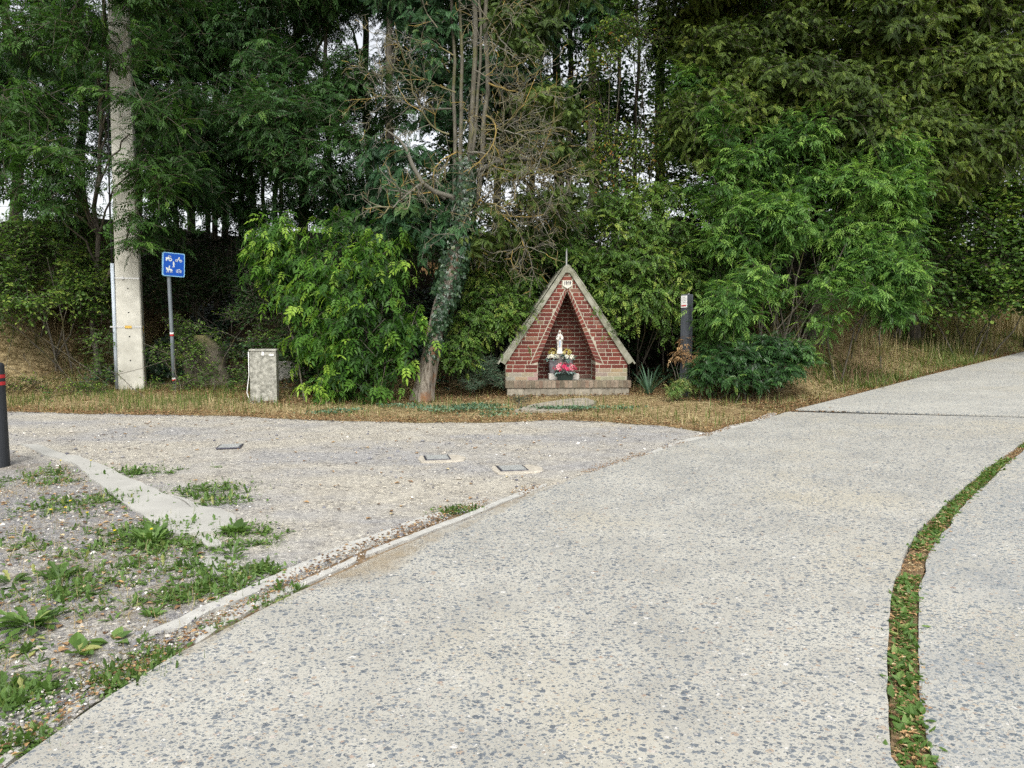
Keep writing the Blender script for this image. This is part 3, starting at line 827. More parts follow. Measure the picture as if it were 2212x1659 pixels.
def spray_tpl(n=7, l=.42, w=.07, bend=.5):
    parts = [([(-.012, 0, 0), (.012, 0, 0), (0, 1, 0)], [(0, 1, 2)])]
    r = random.Random(4)
    for i in range(n):
        y = .08 + .84 * i / n
        for s in (-1, 1):
            parts.append(kite(0, y, s * R(r.uniform(32, 50)), l * (1 - .65 * i / n) * r.uniform(.8, 1.2), w, r.uniform(-.03, .08)))
    parts.append(kite(0, .85, 0, .25, w, 0))
    return join(parts, bend)
LF['cypress'] = spray_tpl(6, .5, .12, .5)
LF['yew'] = spray_tpl(4, .46, .16, .35)
def blade_tpl(segs=3, w=.05, bend=.4):
    vs = []; fs = []
    for i in range(segs):
        y = i / segs; vs += [(-w / 2 * (1 - y * .75), y, -bend * y * y), (w / 2 * (1 - y * .75), y, -bend * y * y)]
    vs.append((0, 1, -bend))
    for i in range(segs - 1): a = 2 * i; fs += [(a, a + 1, a + 3), (a, a + 3, a + 2)]
    a = 2 * (segs - 1); fs.append((a, a + 1, a + 2))
    return np.array(vs, float), np.array(fs, int)
LF['blade'] = blade_tpl(2, .05, .35)
LF['blade_long'] = blade_tpl(4, .03, .55)
LF['sword'] = blade_tpl(4, .085, .28)

def sticks(A, B, r0, r1):
    d = nrm(B - A); a = nrm(np.cross(d, np.array((.31, .77, .55)))); b = np.cross(d, a)
    V = []
    for k in range(3):
        c, s = math.cos(k * 2.094), math.sin(k * 2.094)
        V.append(A + (a * c + b * s) * r0)
    for k in range(3):
        c, s = math.cos(k * 2.094), math.sin(k * 2.094)
        V.append(B + (a * c + b * s) * r1)
    V = np.stack(V, 1); n = len(A)
    f = np.array([(0, 1, 4), (0, 4, 3), (1, 2, 5), (1, 5, 4), (2, 0, 3), (2, 3, 5)])
    return V.reshape(-1, 3), (f[None] + (np.arange(n) * 6)[:, None, None]).reshape(-1, 3)

def lobes_px(spec, seed=0):
    """lobes given by where they stand: (u, v, depth y, radius x, radius z) -> centre + radii in metres"""
    out = []
    for u, v, y, rx, rz in spec:
        c = P(u, v, y); out.append((c[0], c[1], c[2], rx, max(rx, rz) * .8 if rx < 2 else rx * .6, rz))
    return np.array(out)
def rand_lobes(u0, u1, v0, v1, y0, y1, n, r0, r1, flat=.75, seed=1):
    g = np.random.default_rng(seed); out = []
    for k in range(n):
        c = P(g.uniform(u0, u1), g.uniform(v0, v1), g.uniform(y0, y1)); r = g.uniform(r0, r1)
        out.append((c[0], c[1], c[2], r, r, r * flat))
    return np.array(out)

def foliage(lobes, tpl, twigs, per, Lt, size, seed, out=.8, up=.25, jit=.5, droop=.35, ldroop=.3, gap=.0, gs=1.1, shell=.35, tint0=.35, tintv=.22, tip=.25, spread=.9, zmin=None, upn=.9, flatdir=.6):
    """leafy twigs through the lobes: returns leaf arrays and the twigs' end points"""
    g = np.random.default_rng(seed)
    vol = lobes[:, 3] * lobes[:, 5] + .2 * lobes[:, 4] * lobes[:, 3]
    li = g.choice(len(lobes), twigs, p=vol / vol.sum())
    q = nrm(g.normal(size=(twigs, 3)))
    rad = (shell + (1 - shell) * g.random(twigs)) ** .6
    C = lobes[li, :3]; Rr = lobes[li, 3:]
    Pp = C + q * rad[:, None] * Rr
    keep = np.ones(twigs, bool)
    if gap > 0: keep &= vnoise(Pp[:, 0], Pp[:, 1], Pp[:, 2], gs, seed * 3.1) > gap
    gzv = gz(Pp[:, 0], Pp[:, 1]); keep &= Pp[:, 2] > gzv + .05
    if zmin is not None: keep &= Pp[:, 2] > zmin
    Pp, q = Pp[keep], q[keep]; m = len(Pp)
    o_ = q.copy(); o_[:, 2] *= flatdir
    D = nrm(nrm(o_) * out + np.array((0, 0, up)) + g.normal(size=(m, 3)) * jit)
    ln = Lt * g.uniform(.6, 1.3, m)
    cl = vnoise(Pp[:, 0], Pp[:, 1], Pp[:, 2], 1.6, seed + 2.) - .5
    tw = tint0 + cl * .55 + g.normal(size=m) * tintv * .6
    ps, ds, ns, ss_, ts = [], [], [], [], []
    for k in range(per):
        t = (k + .6) / per
        pk = Pp + D * (ln * (t - .5))[:, None]; pk[:, 2] -= droop * ln * t * t
        sd = nrm(np.cross(D, np.array((0, 0, 1.)))) * (1 if k % 2 else -1)
        dirk = D * (.45 if k < per - 1 else 1.2) + sd * (spread if k < per - 1 else 0) + g.normal(size=(m, 3)) * .28
        dirk = nrm(dirk); dirk[:, 2] -= ldroop * (.6 + .8 * t)
        ps.append(pk); ds.append(dirk)
        ns.append(np.array((0, 0, upn)) + q * .35 + g.normal(size=(m, 3)) * .3)
        ss_.append(size * g.uniform(.65, 1.2, m) * (1 - .25 * t)); ts.append(np.clip(tw + tip * (t - .5) + g.normal(size=m) * tintv * .6, 0, 1))
    B = Pp + D * (ln * .5)[:, None]; B[:, 2] -= droop * ln
    leaf = place(LF[tpl], np.concatenate(ps), np.concatenate(ds), np.concatenate(ns), np.concatenate(ss_), np.concatenate(ts))
    return leaf, (Pp - D * (ln * .5)[:, None], B)
def cat(*arrs):
    V, T, A = [], [], []; n = 0
    for v, t, a in arrs: V.append(v); T.append(t + n); A.append(a); n += len(v)
    return np.concatenate(V), np.concatenate(T), np.concatenate(A)
def wob(p0, p1, n=8, amt=.08, seed=0, sag=0.):
    g = np.random.default_rng(seed + 100); t = np.linspace(0, 1, n)[:, None]
    w = np.cumsum(g.normal(size=(n, 3)), 0) * amt; w -= w[0] + (w[-1] - w[0]) * t
    p = np.array(p0) * (1 - t) + np.array(p1) * t + w * np.array((1, 1, .4))
    p[:, 2] += sag * np.sin(t[:, 0] * math.pi)
    return p

M['bark_grey'] = mat_bark("grey bark", (.055, .05, .04), (.15, .135, .11), 5, moss=(.09, .085, .03))
M['bark_pale'] = mat_bark("pale bark", (.13, .12, .09), (.26, .24, .185), 4, moss=(.17, .15, .06))
M['bark_old'] = mat_bark("fissured bark", (.07, .055, .04), (.30, .27, .225), 7, (1, 1, .08), moss=(.20, .10, .05))
M['bark_dark'] = mat_bark("dark bark", (.02, .017, .013), (.06, .05, .037), 5)
M['deadwood'] = mat_tint("lichened dead wood", [(0, (.11, .105, .085)), (.45, (.20, .19, .155)), (.62, (.19, .175, .09)), (.9, (.23, .18, .07)), (1, (.34, .24, .07))])
M['ash'] = mat_leaf("ash leaf", [(0, (0.0157, 0.0421, 0.0098)), (.4, (0.0381, 0.0936, 0.0176)), (.75, (0.0739, 0.1615, 0.0294)), (1, (0.1344, 0.2340, 0.0412))], .28, .42, .2)
M['ash_blue'] = mat_leaf("bluish ash leaf", [(0, (0.0157, 0.0421, 0.0127)), (.45, (0.0381, 0.0936, 0.0265)), (.8, (0.0717, 0.1544, 0.0412)), (1, (0.1232, 0.2223, 0.0490))], .25, .4, .2)
M['sapling'] = mat_leaf("fresh ash leaf", [(0, (0.0291, 0.0749, 0.0157)), (.4, (0.0694, 0.1615, 0.0333)), (.75, (0.1400, 0.2632, 0.0549)), (1, (0.2240, 0.3627, 0.0735))], .3, .42)
M['elder'] = mat_leaf("bright green leaf", [(0, (.018, .05, .010)), (.4, (.048, .125, .018)), (.75, (.10, .215, .028)), (.9, (.18, .30, .04)), (1, (.26, .40, .055))], .36, .45)
M['hazel'] = mat_leaf("broad green leaf", [(0, (0.0246, 0.0562, 0.0118)), (.4, (0.0672, 0.1346, 0.0255)), (.75, (0.1288, 0.2223, 0.0412)), (1, (0.2464, 0.3159, 0.0637))], .3, .42)
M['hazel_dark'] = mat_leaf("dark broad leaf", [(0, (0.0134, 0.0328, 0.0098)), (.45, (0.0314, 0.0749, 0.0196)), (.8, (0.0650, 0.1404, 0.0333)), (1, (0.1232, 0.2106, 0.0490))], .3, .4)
M['vine'] = mat_leaf("yellowing leaf", [(0, (0.0336, 0.0819, 0.0147)), (.4, (0.0952, 0.1755, 0.0294)), (.7, (0.2128, 0.2808, 0.0490)), (.92, (0.3808, 0.3744, 0.0686)), (1, (0.3136, 0.1404, 0.0294))], .4, .5)
M['cypress'] = mat_leaf("blue green cypress spray", [(0, (0.0112, 0.0351, 0.0137)), (.45, (0.0269, 0.0772, 0.0294)), (.8, (0.0515, 0.1217, 0.0412)), (1, (0.0896, 0.1521, 0.0412))], .12, .5)
M['olive'] = mat_leaf("olive cypress spray", [(0, (0.0224, 0.0421, 0.0098)), (.45, (0.0515, 0.0889, 0.0186)), (.8, (0.0952, 0.1462, 0.0274)), (1, (0.1568, 0.1930, 0.0392))], .15, .55)
M['yew'] = mat_leaf("dark olive conifer spray", [(0, (0.0224, 0.0421, 0.0088)), (.4, (0.0560, 0.0936, 0.0147)), (.75, (0.1098, 0.1615, 0.0255)), (1, (0.1848, 0.2223, 0.0392))], .18, .55)
M['ivy'] = mat_leaf("ivy leaf", [(0, (.010, .028, .012)), (.5, (.026, .062, .026)), (.85, (.06, .11, .04)), (.97, (.14, .16, .05)), (1, (.26, .12, .03))], .15, .32, .5)
M['mahonia'] = mat_leaf("glossy leaf", [(0, (.014, .042, .012)), (.5, (.036, .098, .026)), (.85, (.08, .17, .045)), (1, (.18, .28, .06))], .2, .36, .3)
M['straw'] = mat_leaf("dry grass", [(0, (.17, .115, .06)), (.3, (.30, .225, .115)), (.6, (.43, .355, .19)), (.85, (.52, .45, .27)), (1, (.33, .35, .14))], .25, .7, .15, 1.1)
M['grass'] = mat_leaf("green grass", [(0, (.055, .075, .02)), (.35, (.085, .14, .03)), (.7, (.14, .20, .05)), (1, (.32, .30, .11))], .35, .5, .2, 1.3)
M['weed'] = mat_leaf("weed leaf", [(0, (.05, .095, .022)), (.5, (.095, .175, .04)), (.85, (.16, .25, .07)), (1, (.30, .31, .11))], .3, .45, .3)
M['bluegreen'] = mat_leaf("blue green leaf", [(0, (.05, .10, .06)), (.5, (.10, .18, .11)), (1, (.19, .27, .16))], .25, .5, .25, 1.1)
M['litter'] = mat_leaf("fallen leaf", [(0, (.09, .05, .028)), (.35, (.20, .115, .06)), (.6, (.33, .21, .11)), (.8, (.42, .26, .12)), (1, (.54, .45, .27))], .1, .8, .15, 1.)

def grow_thing(name, label, cat, base, fol, stems=None, bark='bark_grey', group=None, foliage_name="foliage", stem_name="stem", loc_z=None):
    """plant = Empty at the foot > trunk or stems, and foliage part(s)"""
    base = np.array(base, float)
    t = thing(name, label, cat, tuple(base), 0, group)
    for k, (mname, arr) in enumerate(fol):
        mesh_obj(foliage_name, arr[0], arr[1], M[mname], t, attrs={'tint': arr[2]})
    if stems is not None and stems.n: stems.build(stem_name, M[bark], t)
    return t
def stems_to(base, lobes, k, r0, r1, seed, spread=.25, tw=None, twr=(.006, .003), n=8, amt=.03, sides=6):
    g = np.random.default_rng(seed); tb = TB()
    idx = g.choice(len(lobes), k, replace=k > len(lobes))
    for i in idx:
        b = np.array(base) + np.array((g.normal() * spread, g.normal() * spread * .6, 0)); b[2] = float(gz(b[0], b[1])) - .06
        e = lobes[i, :3] + g.normal(size=3) * lobes[i, 3] * .3
        tb.tube(wob(b, e, n, amt, int(g.integers(1e6)), .1), np.linspace(r0, r1, n), sides)
    if tw is not None:
        tb.add(*sticks(tw[0], tw[1], *twr))
    return tb
def gbase(u, v): 
    p = G(u, v); return (p[0], p[1], float(gz(p[0], p[1])))
def xybase(x, y): return (x, y, float(gz(x, y)))

# ------------------------------------------------------------------ trees at the back
DEN = 1.8
def ash_tree(label, ub, yb, top, r, lobes, twigs, seed, mname='ash_blue', size=.30, gap=.42, lean=(0, 0), limbs=7, bark='bark_grey', tpl='ash', per=6, gs=.9, group="ash trees on the dark bank", name="ash_tree", Lt=.7, ldroop=.25, tint0=.38, twr=(.007, .003), droop=.22):
    bx = P(ub, 600, yb); base = xybase(bx[0], bx[1])
    leaf, tw = foliage(lobes, tpl, int(twigs * DEN), per, Lt, size, seed, gap=gap, gs=gs, ldroop=ldroop, droop=droop, tint0=tint0, shell=.2)
    tb = TB()
    topp = np.array(base) + np.array((lean[0], lean[1], top))
    tr = wob(np.array(base) - (0, 0, .2), topp, 14, .05, seed)
    tb.tube(tr, np.linspace(r, r * .35, 14) * np.r_[1.3, np.ones(13)], 10)
    g = np.random.default_rng(seed + 7)
    for i in g.permutation(len(lobes))[:limbs]:
        c = lobes[i, :3]; d2 = np.linalg.norm(tr - (c - (0, 0, 1.2)), axis=1); d2[:3] += 9; a = tr[int(np.argmin(d2))]
        tb.tube(wob(a, c, 8, .05, int(g.integers(1e6)), .15), np.linspace(r * .38, .012, 8), 6)
    t = thing(name, label, "tree", base, 0, group)
    tb.build("trunk", M[bark], t)
    c = mesh_obj("crown", leaf[0], leaf[1], M[mname], t, attrs={'tint': leaf[2]})
    k = len(tw[0]) 
    v, f = sticks(tw[0], tw[1], *twr)
    mesh_obj("twigs", v, f, M[bark], t, attrs={'tint': np.zeros(len(v))})['kind'] = 'stuff'
    return t
RL = rand_lobes
ash_tree("dark ash tree at the far left edge, its foliage hanging nearly to the grass bank", 40, 17.5, 12, .13, np.concatenate([RL(-170, 150, -380, 330, 15, 18.5, 16, .8, 1.3, seed=1), RL(-60, 130, 330, 450, 14.5, 16, 4, .5, .8, seed=41)]), 1150, 1, gap=.40)
ash_tree("ash tree with a thin dark trunk left of the concrete pole", 190, 18.5, 12, .12, RL(90, 330, -380, 360, 15.5, 19, 16, .8, 1.3, seed=2), 1000, 2, gap=.42)
ash_tree("ash tree with dark trunk just right of the concrete pole", 425, 19, 12, .12, np.concatenate([RL(330, 520, -380, 300, 15.5, 19, 14, .8, 1.2, seed=3), lobes_px([(330, 340, 15, .75, .5), (385, 385, 15, .7, .5), (345, 460, 14.8, .55, .5), (420, 420, 15.5, .6, .4)])]), 1050, 3, gap=.42)
ash_tree("ash tree with a slender dark trunk showing against bright sky low on the bank", 487, 19.6, 12, .10, RL(430, 610, -380, 250, 16, 19.5, 12, .7, 1.1, seed=4), 620, 4, gap=.44)
ash_tree("ash tree whose airy crown fills the sky gap left of the dead branches", 655, 18.5, 12, .14, np.concatenate([RL(580, 830, -380, 300, 15.5, 18.5, 13, .7, 1.15, seed=5), lobes_px([(640, 330, 15.2, .7, .55), (700, 370, 15.2, .6, .5), (610, 250, 15.2, .8, .6), (760, 290, 15, .6, .5)])]), 900, 5, gap=.44)
ash_tree("thin ash tree second from the bright gap behind the green shrub", 545, 20.5, 12, .10, RL(470, 700, -380, 330, 18, 21, 10, .8, 1.2, seed=6), 620, 6, gap=.45)
ash_tree("ash tree with thin crown against the sky left of the dead cypress", 800, 20, 12, .12, RL(720, 960, -380, 330, 17.5, 20.5, 12, .8, 1.2, seed=7), 720, 7, gap=.44)
ash_tree("slender ash standing on the bank crest between two thin trunks behind the blue sign", 470, 18.2, 11, .08, np.concatenate([RL(400, 660, 200, 460, 16.2, 18.5, 22, .35, .65, seed=46), RL(400, 640, -300, 150, 16.5, 18.5, 6, .7, 1.0, seed=47)]), 760, 9, gap=.38)
ash_tree("small ash filling the space between the bright green shrub and the airy ash crown", 720, 17.6, 10, .08, np.concatenate([RL(600, 860, 90, 430, 16, 18, 22, .35, .65, seed=48), RL(640, 800, -300, 150, 16.5, 18, 5, .7, 1.0, seed=49)]), 720, 10, gap=.40)
ash_tree("spreading ash tree cut by the left edge of the picture above the black bollard", -330, 17.5, 12, .14, np.concatenate([RL(-760, 40, -300, 380, 15, 19, 26, .8, 1.3, seed=50), RL(-60, 60, 20, 330, 14, 15, 5, .5, .7, seed=51)]), 1500, 11, gap=.40)
ash_tree("thin crowned ash far back on the bank, its loose leaves speckling the bright sky", 600, 19.8, 11, .07, RL(310, 900, -100, 455, 17, 19.5, 46, .4, .75, seed=52), 900, 12, gap=.38, limbs=12)
# overhanging near sprays in front of the pole
ash_tree("young ash leaning over the grass bank with leaf sprays crossing the concrete pole", 205, 14.6, 7.5, .06, lobes_px([(225, 205, 13.3, .5, .2), (300, 205, 13.2, .55, .18), (350, 245, 13.6, .5, .3), (285, 352, 13.3, .42, .14), (330, 395, 13.5, .55, .35), (365, 345, 13.9, .55, .35), (290, 468, 13.4, .34, .2), (300, 515, 13.5, .35, .16), (250, 120, 13.3, .45, .2), (310, 90, 13.3, .4, .2), (240, -60, 12.8, .9, .5), (300, -150, 12.9, 1.0, .6), (330, -30, 13.2, .8, .4), (200, -220, 13, 1.1, .6), (280, 290, 13.3, .35, .12),
         (140, 380, 13.5, .6, .35), (90, 330, 13.2, .7, .4), (60, 230, 13.4, .7, .5), (100, 430, 13.2, .5, .25), (170, 60, 13.4, .7, .5), (60, 60, 13.6, .8, .6), (20, 390, 13, .5, .3)]), 560, 8, gap=.25, size=.27, mname='ash', lean=(.6, -.4), limbs=14)

# dark low bushes at the left, under the trees
def shrub(name, label, cat, base, lobes, tpl, mname, twigs, per, Lt, size, seed, nst=8, r0=.018, r1=.006, bark='bark_grey', spread=.25, twr=(.005, .002), group=None, **kw):
    leaf, tw = foliage(lobes, tpl, twigs, per, Lt, size, seed, **kw)
    st_ = stems_to(base, lobes, nst, r0, r1, seed, spread, tw, twr)
    return grow_thing(name, label, cat, base, [(mname, leaf)], st_, bark, group)
shrub("hazel_bush", "dark green hazel bush on the left grass bank beside the concrete pole", "bush", xybase(*P(110, 650, 14.3)[:2]),
      lobes_px([(20, 560, 14, .75, .6), (70, 640, 13.6, .6, .4), (110, 560, 14.4, .8, .6), (170, 620, 14.3, .6, .45), (215, 580, 14.8, .6, .6), (-40, 650, 13.2, .6, .5), (205, 690, 14.2, .5, .3), (60, 500, 14.5, .6, .4), (150, 480, 15, .7, .5)]),
      'oval', 'hazel', 2600, 7, .45, .095, 21, gap=.32, tint0=.45, tintv=.3)
shrub("bush", "dark undergrowth bush in the shade behind the blue sign", "bush", xybase(*P(450, 600, 17)[:2]),
      lobes_px([(360, 620, 16, .7, .5), (430, 580, 17, .9, .6), (500, 600, 16.5, .8, .6), (560, 560, 17, .8, .6), (400, 520, 18, .8, .5), (320, 560, 17, .7, .7), (520, 510, 18.5, .7, .4)]),
      'oval', 'hazel_dark', 1700, 6, .5, .10, 22, gap=.3, tint0=.12, tintv=.2)

shrub("hazel_bush", "leafy hazel bush on the grass bank cut by the left edge of the picture", "bush", xybase(*P(-220, 650, 14.6)[:2]),
      lobes_px([(-60, 560, 14.2, .7, .6), (-150, 600, 14.4, .8, .7), (-260, 560, 14.6, 1, .8), (-380, 600, 14.6, 1, .8), (-500, 560, 14.8, 1, .9), (10, 600, 13.6, .4, .35)]),
      'oval', 'hazel', 1500, 7, .45, .095, 25, gap=.3, tint0=.42, tintv=.28)

# bright green shrub left of the leaning trunk
EB = xybase(*P(760, 838, 12.6)[:2])
el = lobes_px([(600, 500, 13.2, .55, .3), (660, 545, 12.9, .55, .4), (740, 480, 13.4, .55, .3), (790, 560, 12.7, .55, .35), (720, 610, 12.5, .55, .4), (830, 590, 12.6, .4, .3), (650, 640, 12.5, .5, .35), (770, 680, 12.2, .6, .4),
               (845, 690, 12.1, .42, .3), (690, 720, 12.2, .45, .35), (800, 760, 11.9, .5, .35), (740, 790, 12.0, .45, .3), (870, 770, 11.9, .36, .28), (890, 700, 11.9, .25, .3), (600, 580, 13, .4, .35), (700, 830, 11.9, .25, .14), (810, 830, 11.8, .3, .14), (560, 530, 13.3, .4, .25), (850, 520, 13, .4, .2)])
shrub("boxelder_shrub", "bright fresh green shrub with drooping pointed leaves left of the leaning trunk", "shrub", EB, el, 'elder', 'elder', 470, 7, .75, .25, 31, nst=12, spread=.35, gap=.4, gs=1.8, ldroop=.6, droop=.25, tint0=.42, tintv=.36, tip=.5, jit=.45, up=.5)
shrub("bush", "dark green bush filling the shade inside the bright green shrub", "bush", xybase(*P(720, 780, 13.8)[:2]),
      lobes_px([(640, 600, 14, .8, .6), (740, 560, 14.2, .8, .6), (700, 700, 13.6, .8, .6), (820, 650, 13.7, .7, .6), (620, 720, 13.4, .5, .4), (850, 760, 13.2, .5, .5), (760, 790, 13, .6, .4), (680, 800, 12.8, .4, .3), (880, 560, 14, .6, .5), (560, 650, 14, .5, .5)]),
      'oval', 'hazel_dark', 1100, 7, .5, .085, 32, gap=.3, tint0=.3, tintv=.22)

# ------------------------------------------------------------------ the leaning, half dead cypress with its ivy
CB = gbase(912, 866)
cy = thing("dead_cypress", "half dead leaning cypress with ivy clad trunk and a tangle of bare lichened branches", "tree", CB)
M['bark_stem'] = mat_bark("grey stem bark", (.07, .065, .05), (.155, .145, .115), 5, moss=(.10, .10, .045))
tb = TB()
tr0 = np.array([np.array(CB) + (0, 0, -.15), np.array(CB) + (.0, 0, .02), P(925, 800, CB[1] + .05), P(938, 730, CB[1] + .12), P(955, 660, CB[1] + .25), P(975, 590, CB[1] + .4), P(990, 520, CB[1] + .6), P(1000, 440, CB[1] + .8)])
tr0 = np.stack([np.interp(np.linspace(0, 7, 30), np.arange(8), tr0[:, k]) for k in range(3)], -1)
rr0 = np.interp(np.linspace(0, 7, 30), [0, 1, 1.6, 3, 5, 7], [.25, .20, .15, .13, .13, .12])
rg = np.random.default_rng(9)
V_, T_a = tube_arr(tr0, rr0, 18)
ang = np.tile(np.arange(18) * 2 * math.pi / 18, 30); cen = np.repeat(tr0, 18, 0)
V_ = cen + (V_ - cen) * (1 + .10 * np.sin(ang * 4 + 1) + .07 * np.sin(ang * 7 + np.repeat(np.arange(30), 18) * .12))[:, None]
tb.add(V_, T_a)
tb.build("trunk", M['bark_old'], cy); tb = TB()
cy_y = CB[1] + .9
for uu0, uu1, vv0, rad in ((985, 979, 400, .055), (995, 996, 380, .06), (1005, 1022, 420, .085), (1012, 1032, 400, .05), (1020, 1054, 430, .075)):
    a = P(uu0, vv0 + 60, cy_y - .1); b = P(uu1, 200, cy_y + .2); c = P(uu1 + (uu1 - 1000) * .1, -330, cy_y + .3)
    pts = np.concatenate([wob(a, b, 6, .02, int(uu1)), wob(b, c, 8, .03, int(uu1) + 1)[1:]])
    tb.tube(pts, np.linspace(rad * .7, rad * .36, len(pts)), 8)
tb.build("upper_stem", M['bark_stem'], cy)
# bare branches
db = TB(); bgn = np.random.default_rng(77)
def dead(p, d, ln, r, lvl):
    n = max(4, int(ln / .12)); pts = [p]; dd = d / np.linalg.norm(d)
    curl = bgn.normal(size=3) * .10
    for k in range(n):
        dd = dd + bgn.normal(size=3) * .16 + curl + np.array((0, -.015, -.055 if lvl == 0 else (.03 if k > n * .5 else -.03)))
        dd /= np.linalg.norm(dd); pts.append(pts[-1] + dd * ln / n)
    pts = np.array(pts)
    tint = np.clip(bgn.normal(.45, .3) + (.0 if lvl else .1), 0, 1)
    db.tube(pts, np.linspace(r, max(.0030, r * .32), n + 1), 5 if lvl == 0 else 4, tint)
    if lvl < 3 and ln > .16:
        for k in range(int(n * (.9 if lvl == 0 else .8))):
            i = int(bgn.integers(max(1, n // 5), n + 1)); t = pts[min(i, n)] - pts[min(i, n) - 1]; t /= np.linalg.norm(t)
            s = bgn.normal(size=3); s -= t * s.dot(t); s /= np.linalg.norm(s)
            dead(pts[i], t * .7 + s * .8, ln * bgn.uniform(.3, .6), max(.0040, r * .46), lvl + 1)
branches = [  # start (u,v), heading in pixels, length, radius
    ((985, 200), (-120, -60), 1.2, .014), ((975, 235), (-180, 20), 1.5, .018), ((970, 290), (-180, -40), 1.5, .018), ((985, 330), (-150, 30), 1.1, .014),
    ((960, 430), (-130, -150), 1.7, .032), ((1000, 430), (40, 100), 1.0, .02), ((1010, 330), (100, -10), 1.4, .02), ((1040, 380), (130, -30), 1.5, .02),
    ((1050, 250), (130, 20), 1.5, .018), ((1055, 180), (140, 30), 1.5, .018), ((1055, 120), (110, -40), 1.3, .016), ((1052, 300), (130, 40), 1.5, .018), ((1040, 360), (140, 60), 1.6, .02),
    ((1020, 420), (110, 60), 1.5, .022), ((1010, 450), (70, 60), 1.2, .02), ((1005, 440), (120, 20), 1.5, .02), ((1030, 400), (-60, 80), .9, .016), ((1050, 90), (100, 40), 1.2, .014),
    ((1022, 150), (90, 60), 1.2, .014), ((1010, 470), (60, 90), 1.0, .018), ((1000, 480), (20, 100), .9, .016), ((1060, 340), (150, 10), 1.7, .018), ((1055, 60), (90, -60), 1.1, .013), ((1040, 280), (110, 70), 1.5, .016), ((945, 60), (-60, -50), .8, .012),
    ((1000, 260), (60, 40), 1.2, .014), ((980, 120), (-70, -60), .9, .013), ((1062, 420), (120, 40), 1.4, .018), ((1050, 460), (110, 20), 1.2, .016), ((1080, 300), (130, 30), 1.3, .015), ((1085, 380), (120, 10), 1.3, .015)]
for k in range(5): branches.append(((bgn.uniform(1040, 1150), bgn.uniform(90, 470)), (bgn.uniform(60, 140), bgn.uniform(-30, 50)), bgn.uniform(.8, 1.4), .012))
for (u, v), (du, dv), ln, r in branches:
    p = P(u, v, cy_y - .05)
    d = np.array((du, bgn.uniform(-130, 30), -dv), float)
    dead(p, d, ln, r, 0)
big = np.array([P(1002, 455, cy_y - .1), P(975, 425, cy_y - .3), P(940, 415, cy_y - .45), P(912, 395, cy_y - .5), P(890, 355, cy_y - .5), P(878, 322, cy_y - .5), P(862, 300, cy_y - .5), P(830, 278, cy_y - .55)])
db.tube(big, [.05, .045, .042, .04, .036, .028, .02, .012], 7, .15)
big = np.array([P(1150, 345, cy_y - .2), P(1110, 342, cy_y - .3), P(1070, 350, cy_y - .3), P(1030, 372, cy_y - .2), P(1005, 400, cy_y)])
db.tube(big, [.02, .028, .034, .036, .04], 7, .2)
db.build("bare_branches", M['deadwood'], cy)
# living sprays left on it
lv1 = lobes_px([(880, 340, 13.0, .35, .3), (850, 390, 13, .4, .3), (900, 400, 13.1, .38, .25), (870, 450, 12.9, .33, .28), (920, 330, 13.2, .3, .2), (820, 320, 13.4, .35, .25), (900, 55, 13.6, .5, .3), (960, 60, 13.5, .5, .3), (1000, 100, 13.6, .4, .25), (930, 250, 13.8, .4, .2), (850, 480, 13.1, .3, .2),
                 (960, 400, 13.5, .4, .3), (935, 505, 12.7, .28, .2), (970, 465, 12.6, .3, .2), (1010, 490, 12.7, .28, .18), (950, 120, 13.0, .35, .2), (1000, 210, 12.9, .25, .15), (1040, 120, 12.9, .25, .15), (905, 150, 14, .5, .3), (960, -80, 13.6, 1.1, .9), (1060, -60, 13.8, 1.0, .8), (870, -60, 14, .8, .6), (985, 390, 13.3, .3, .35)])
a1, t1 = foliage(lv1, 'cypress', 760, 7, .55, .24, 51, gap=.3, ldroop=.55, droop=.3, tint0=.45, spread=.8, upn=.5)
mesh_obj("foliage", *a1[:2], M['cypress'], cy, attrs={'tint': a1[2]})
lv2 = lobes_px([(1150, 60, 13.6, .6, .4), (1180, 160, 13.6, .5, .4), (1120, 230, 13.7, .5, .35), (1200, 250, 13.6, .4, .4), (1150, 330, 13.7, .5, .4), (1190, 400, 13.5, .5, .3), (1090, 130, 13.8, .4, .3), (1100, 420, 13.6, .5, .35), (1080, 20, 13.7, .6, .3), (1190, -60, 13.7, .9, .7), (1130, 500, 13.5, .5, .25), (1060, 320, 14, .4, .4), (1250, 330, 13.8, .4, .35)])
a2, t2 = foliage(lv2, 'cypress', 620, 7, .5, .2, 52, gap=.36, ldroop=.4, droop=.25, tint0=.5, spread=.8, upn=.5)
lv3 = lobes_px([(1130, 100, 12.9, .35, .2), (1170, 200, 12.8, .35, .2), (1090, 200, 12.7, .3, .2), (1150, 280, 12.7, .35, .2), (1110, 360, 12.7, .35, .2), (1200, 330, 12.8, .35, .25), (1060, 450, 12.7, .3, .2), (1160, 430, 12.8, .4, .2), (1220, 420, 12.9, .4, .25), (1030, 520, 12.7, .3, .2), (1090, 40, 12.9, .35, .2), (1100, 500, 12.9, .4, .2), (1220, 230, 13, .35, .3)])
a3, t3 = foliage(lv3, 'cypress', 330, 7, .42, .19, 53, gap=.3, ldroop=.4, droop=.25, tint0=.55, spread=.8, upn=.5)
mesh_obj("foliage", *a3[:2], M['olive'], cy, attrs={'tint': a3[2]})
mesh_obj("foliage", *a2[:2], M['olive'], cy, attrs={'tint': a2[2]})
v, f = sticks(np.concatenate([t1[0], t2[0]]), np.concatenate([t1[1], t2[1]]), .006, .003)
mesh_obj("twigs", v, f, M['deadwood'], cy, attrs={'tint': np.full(len(v), .2)})['kind'] = 'stuff'
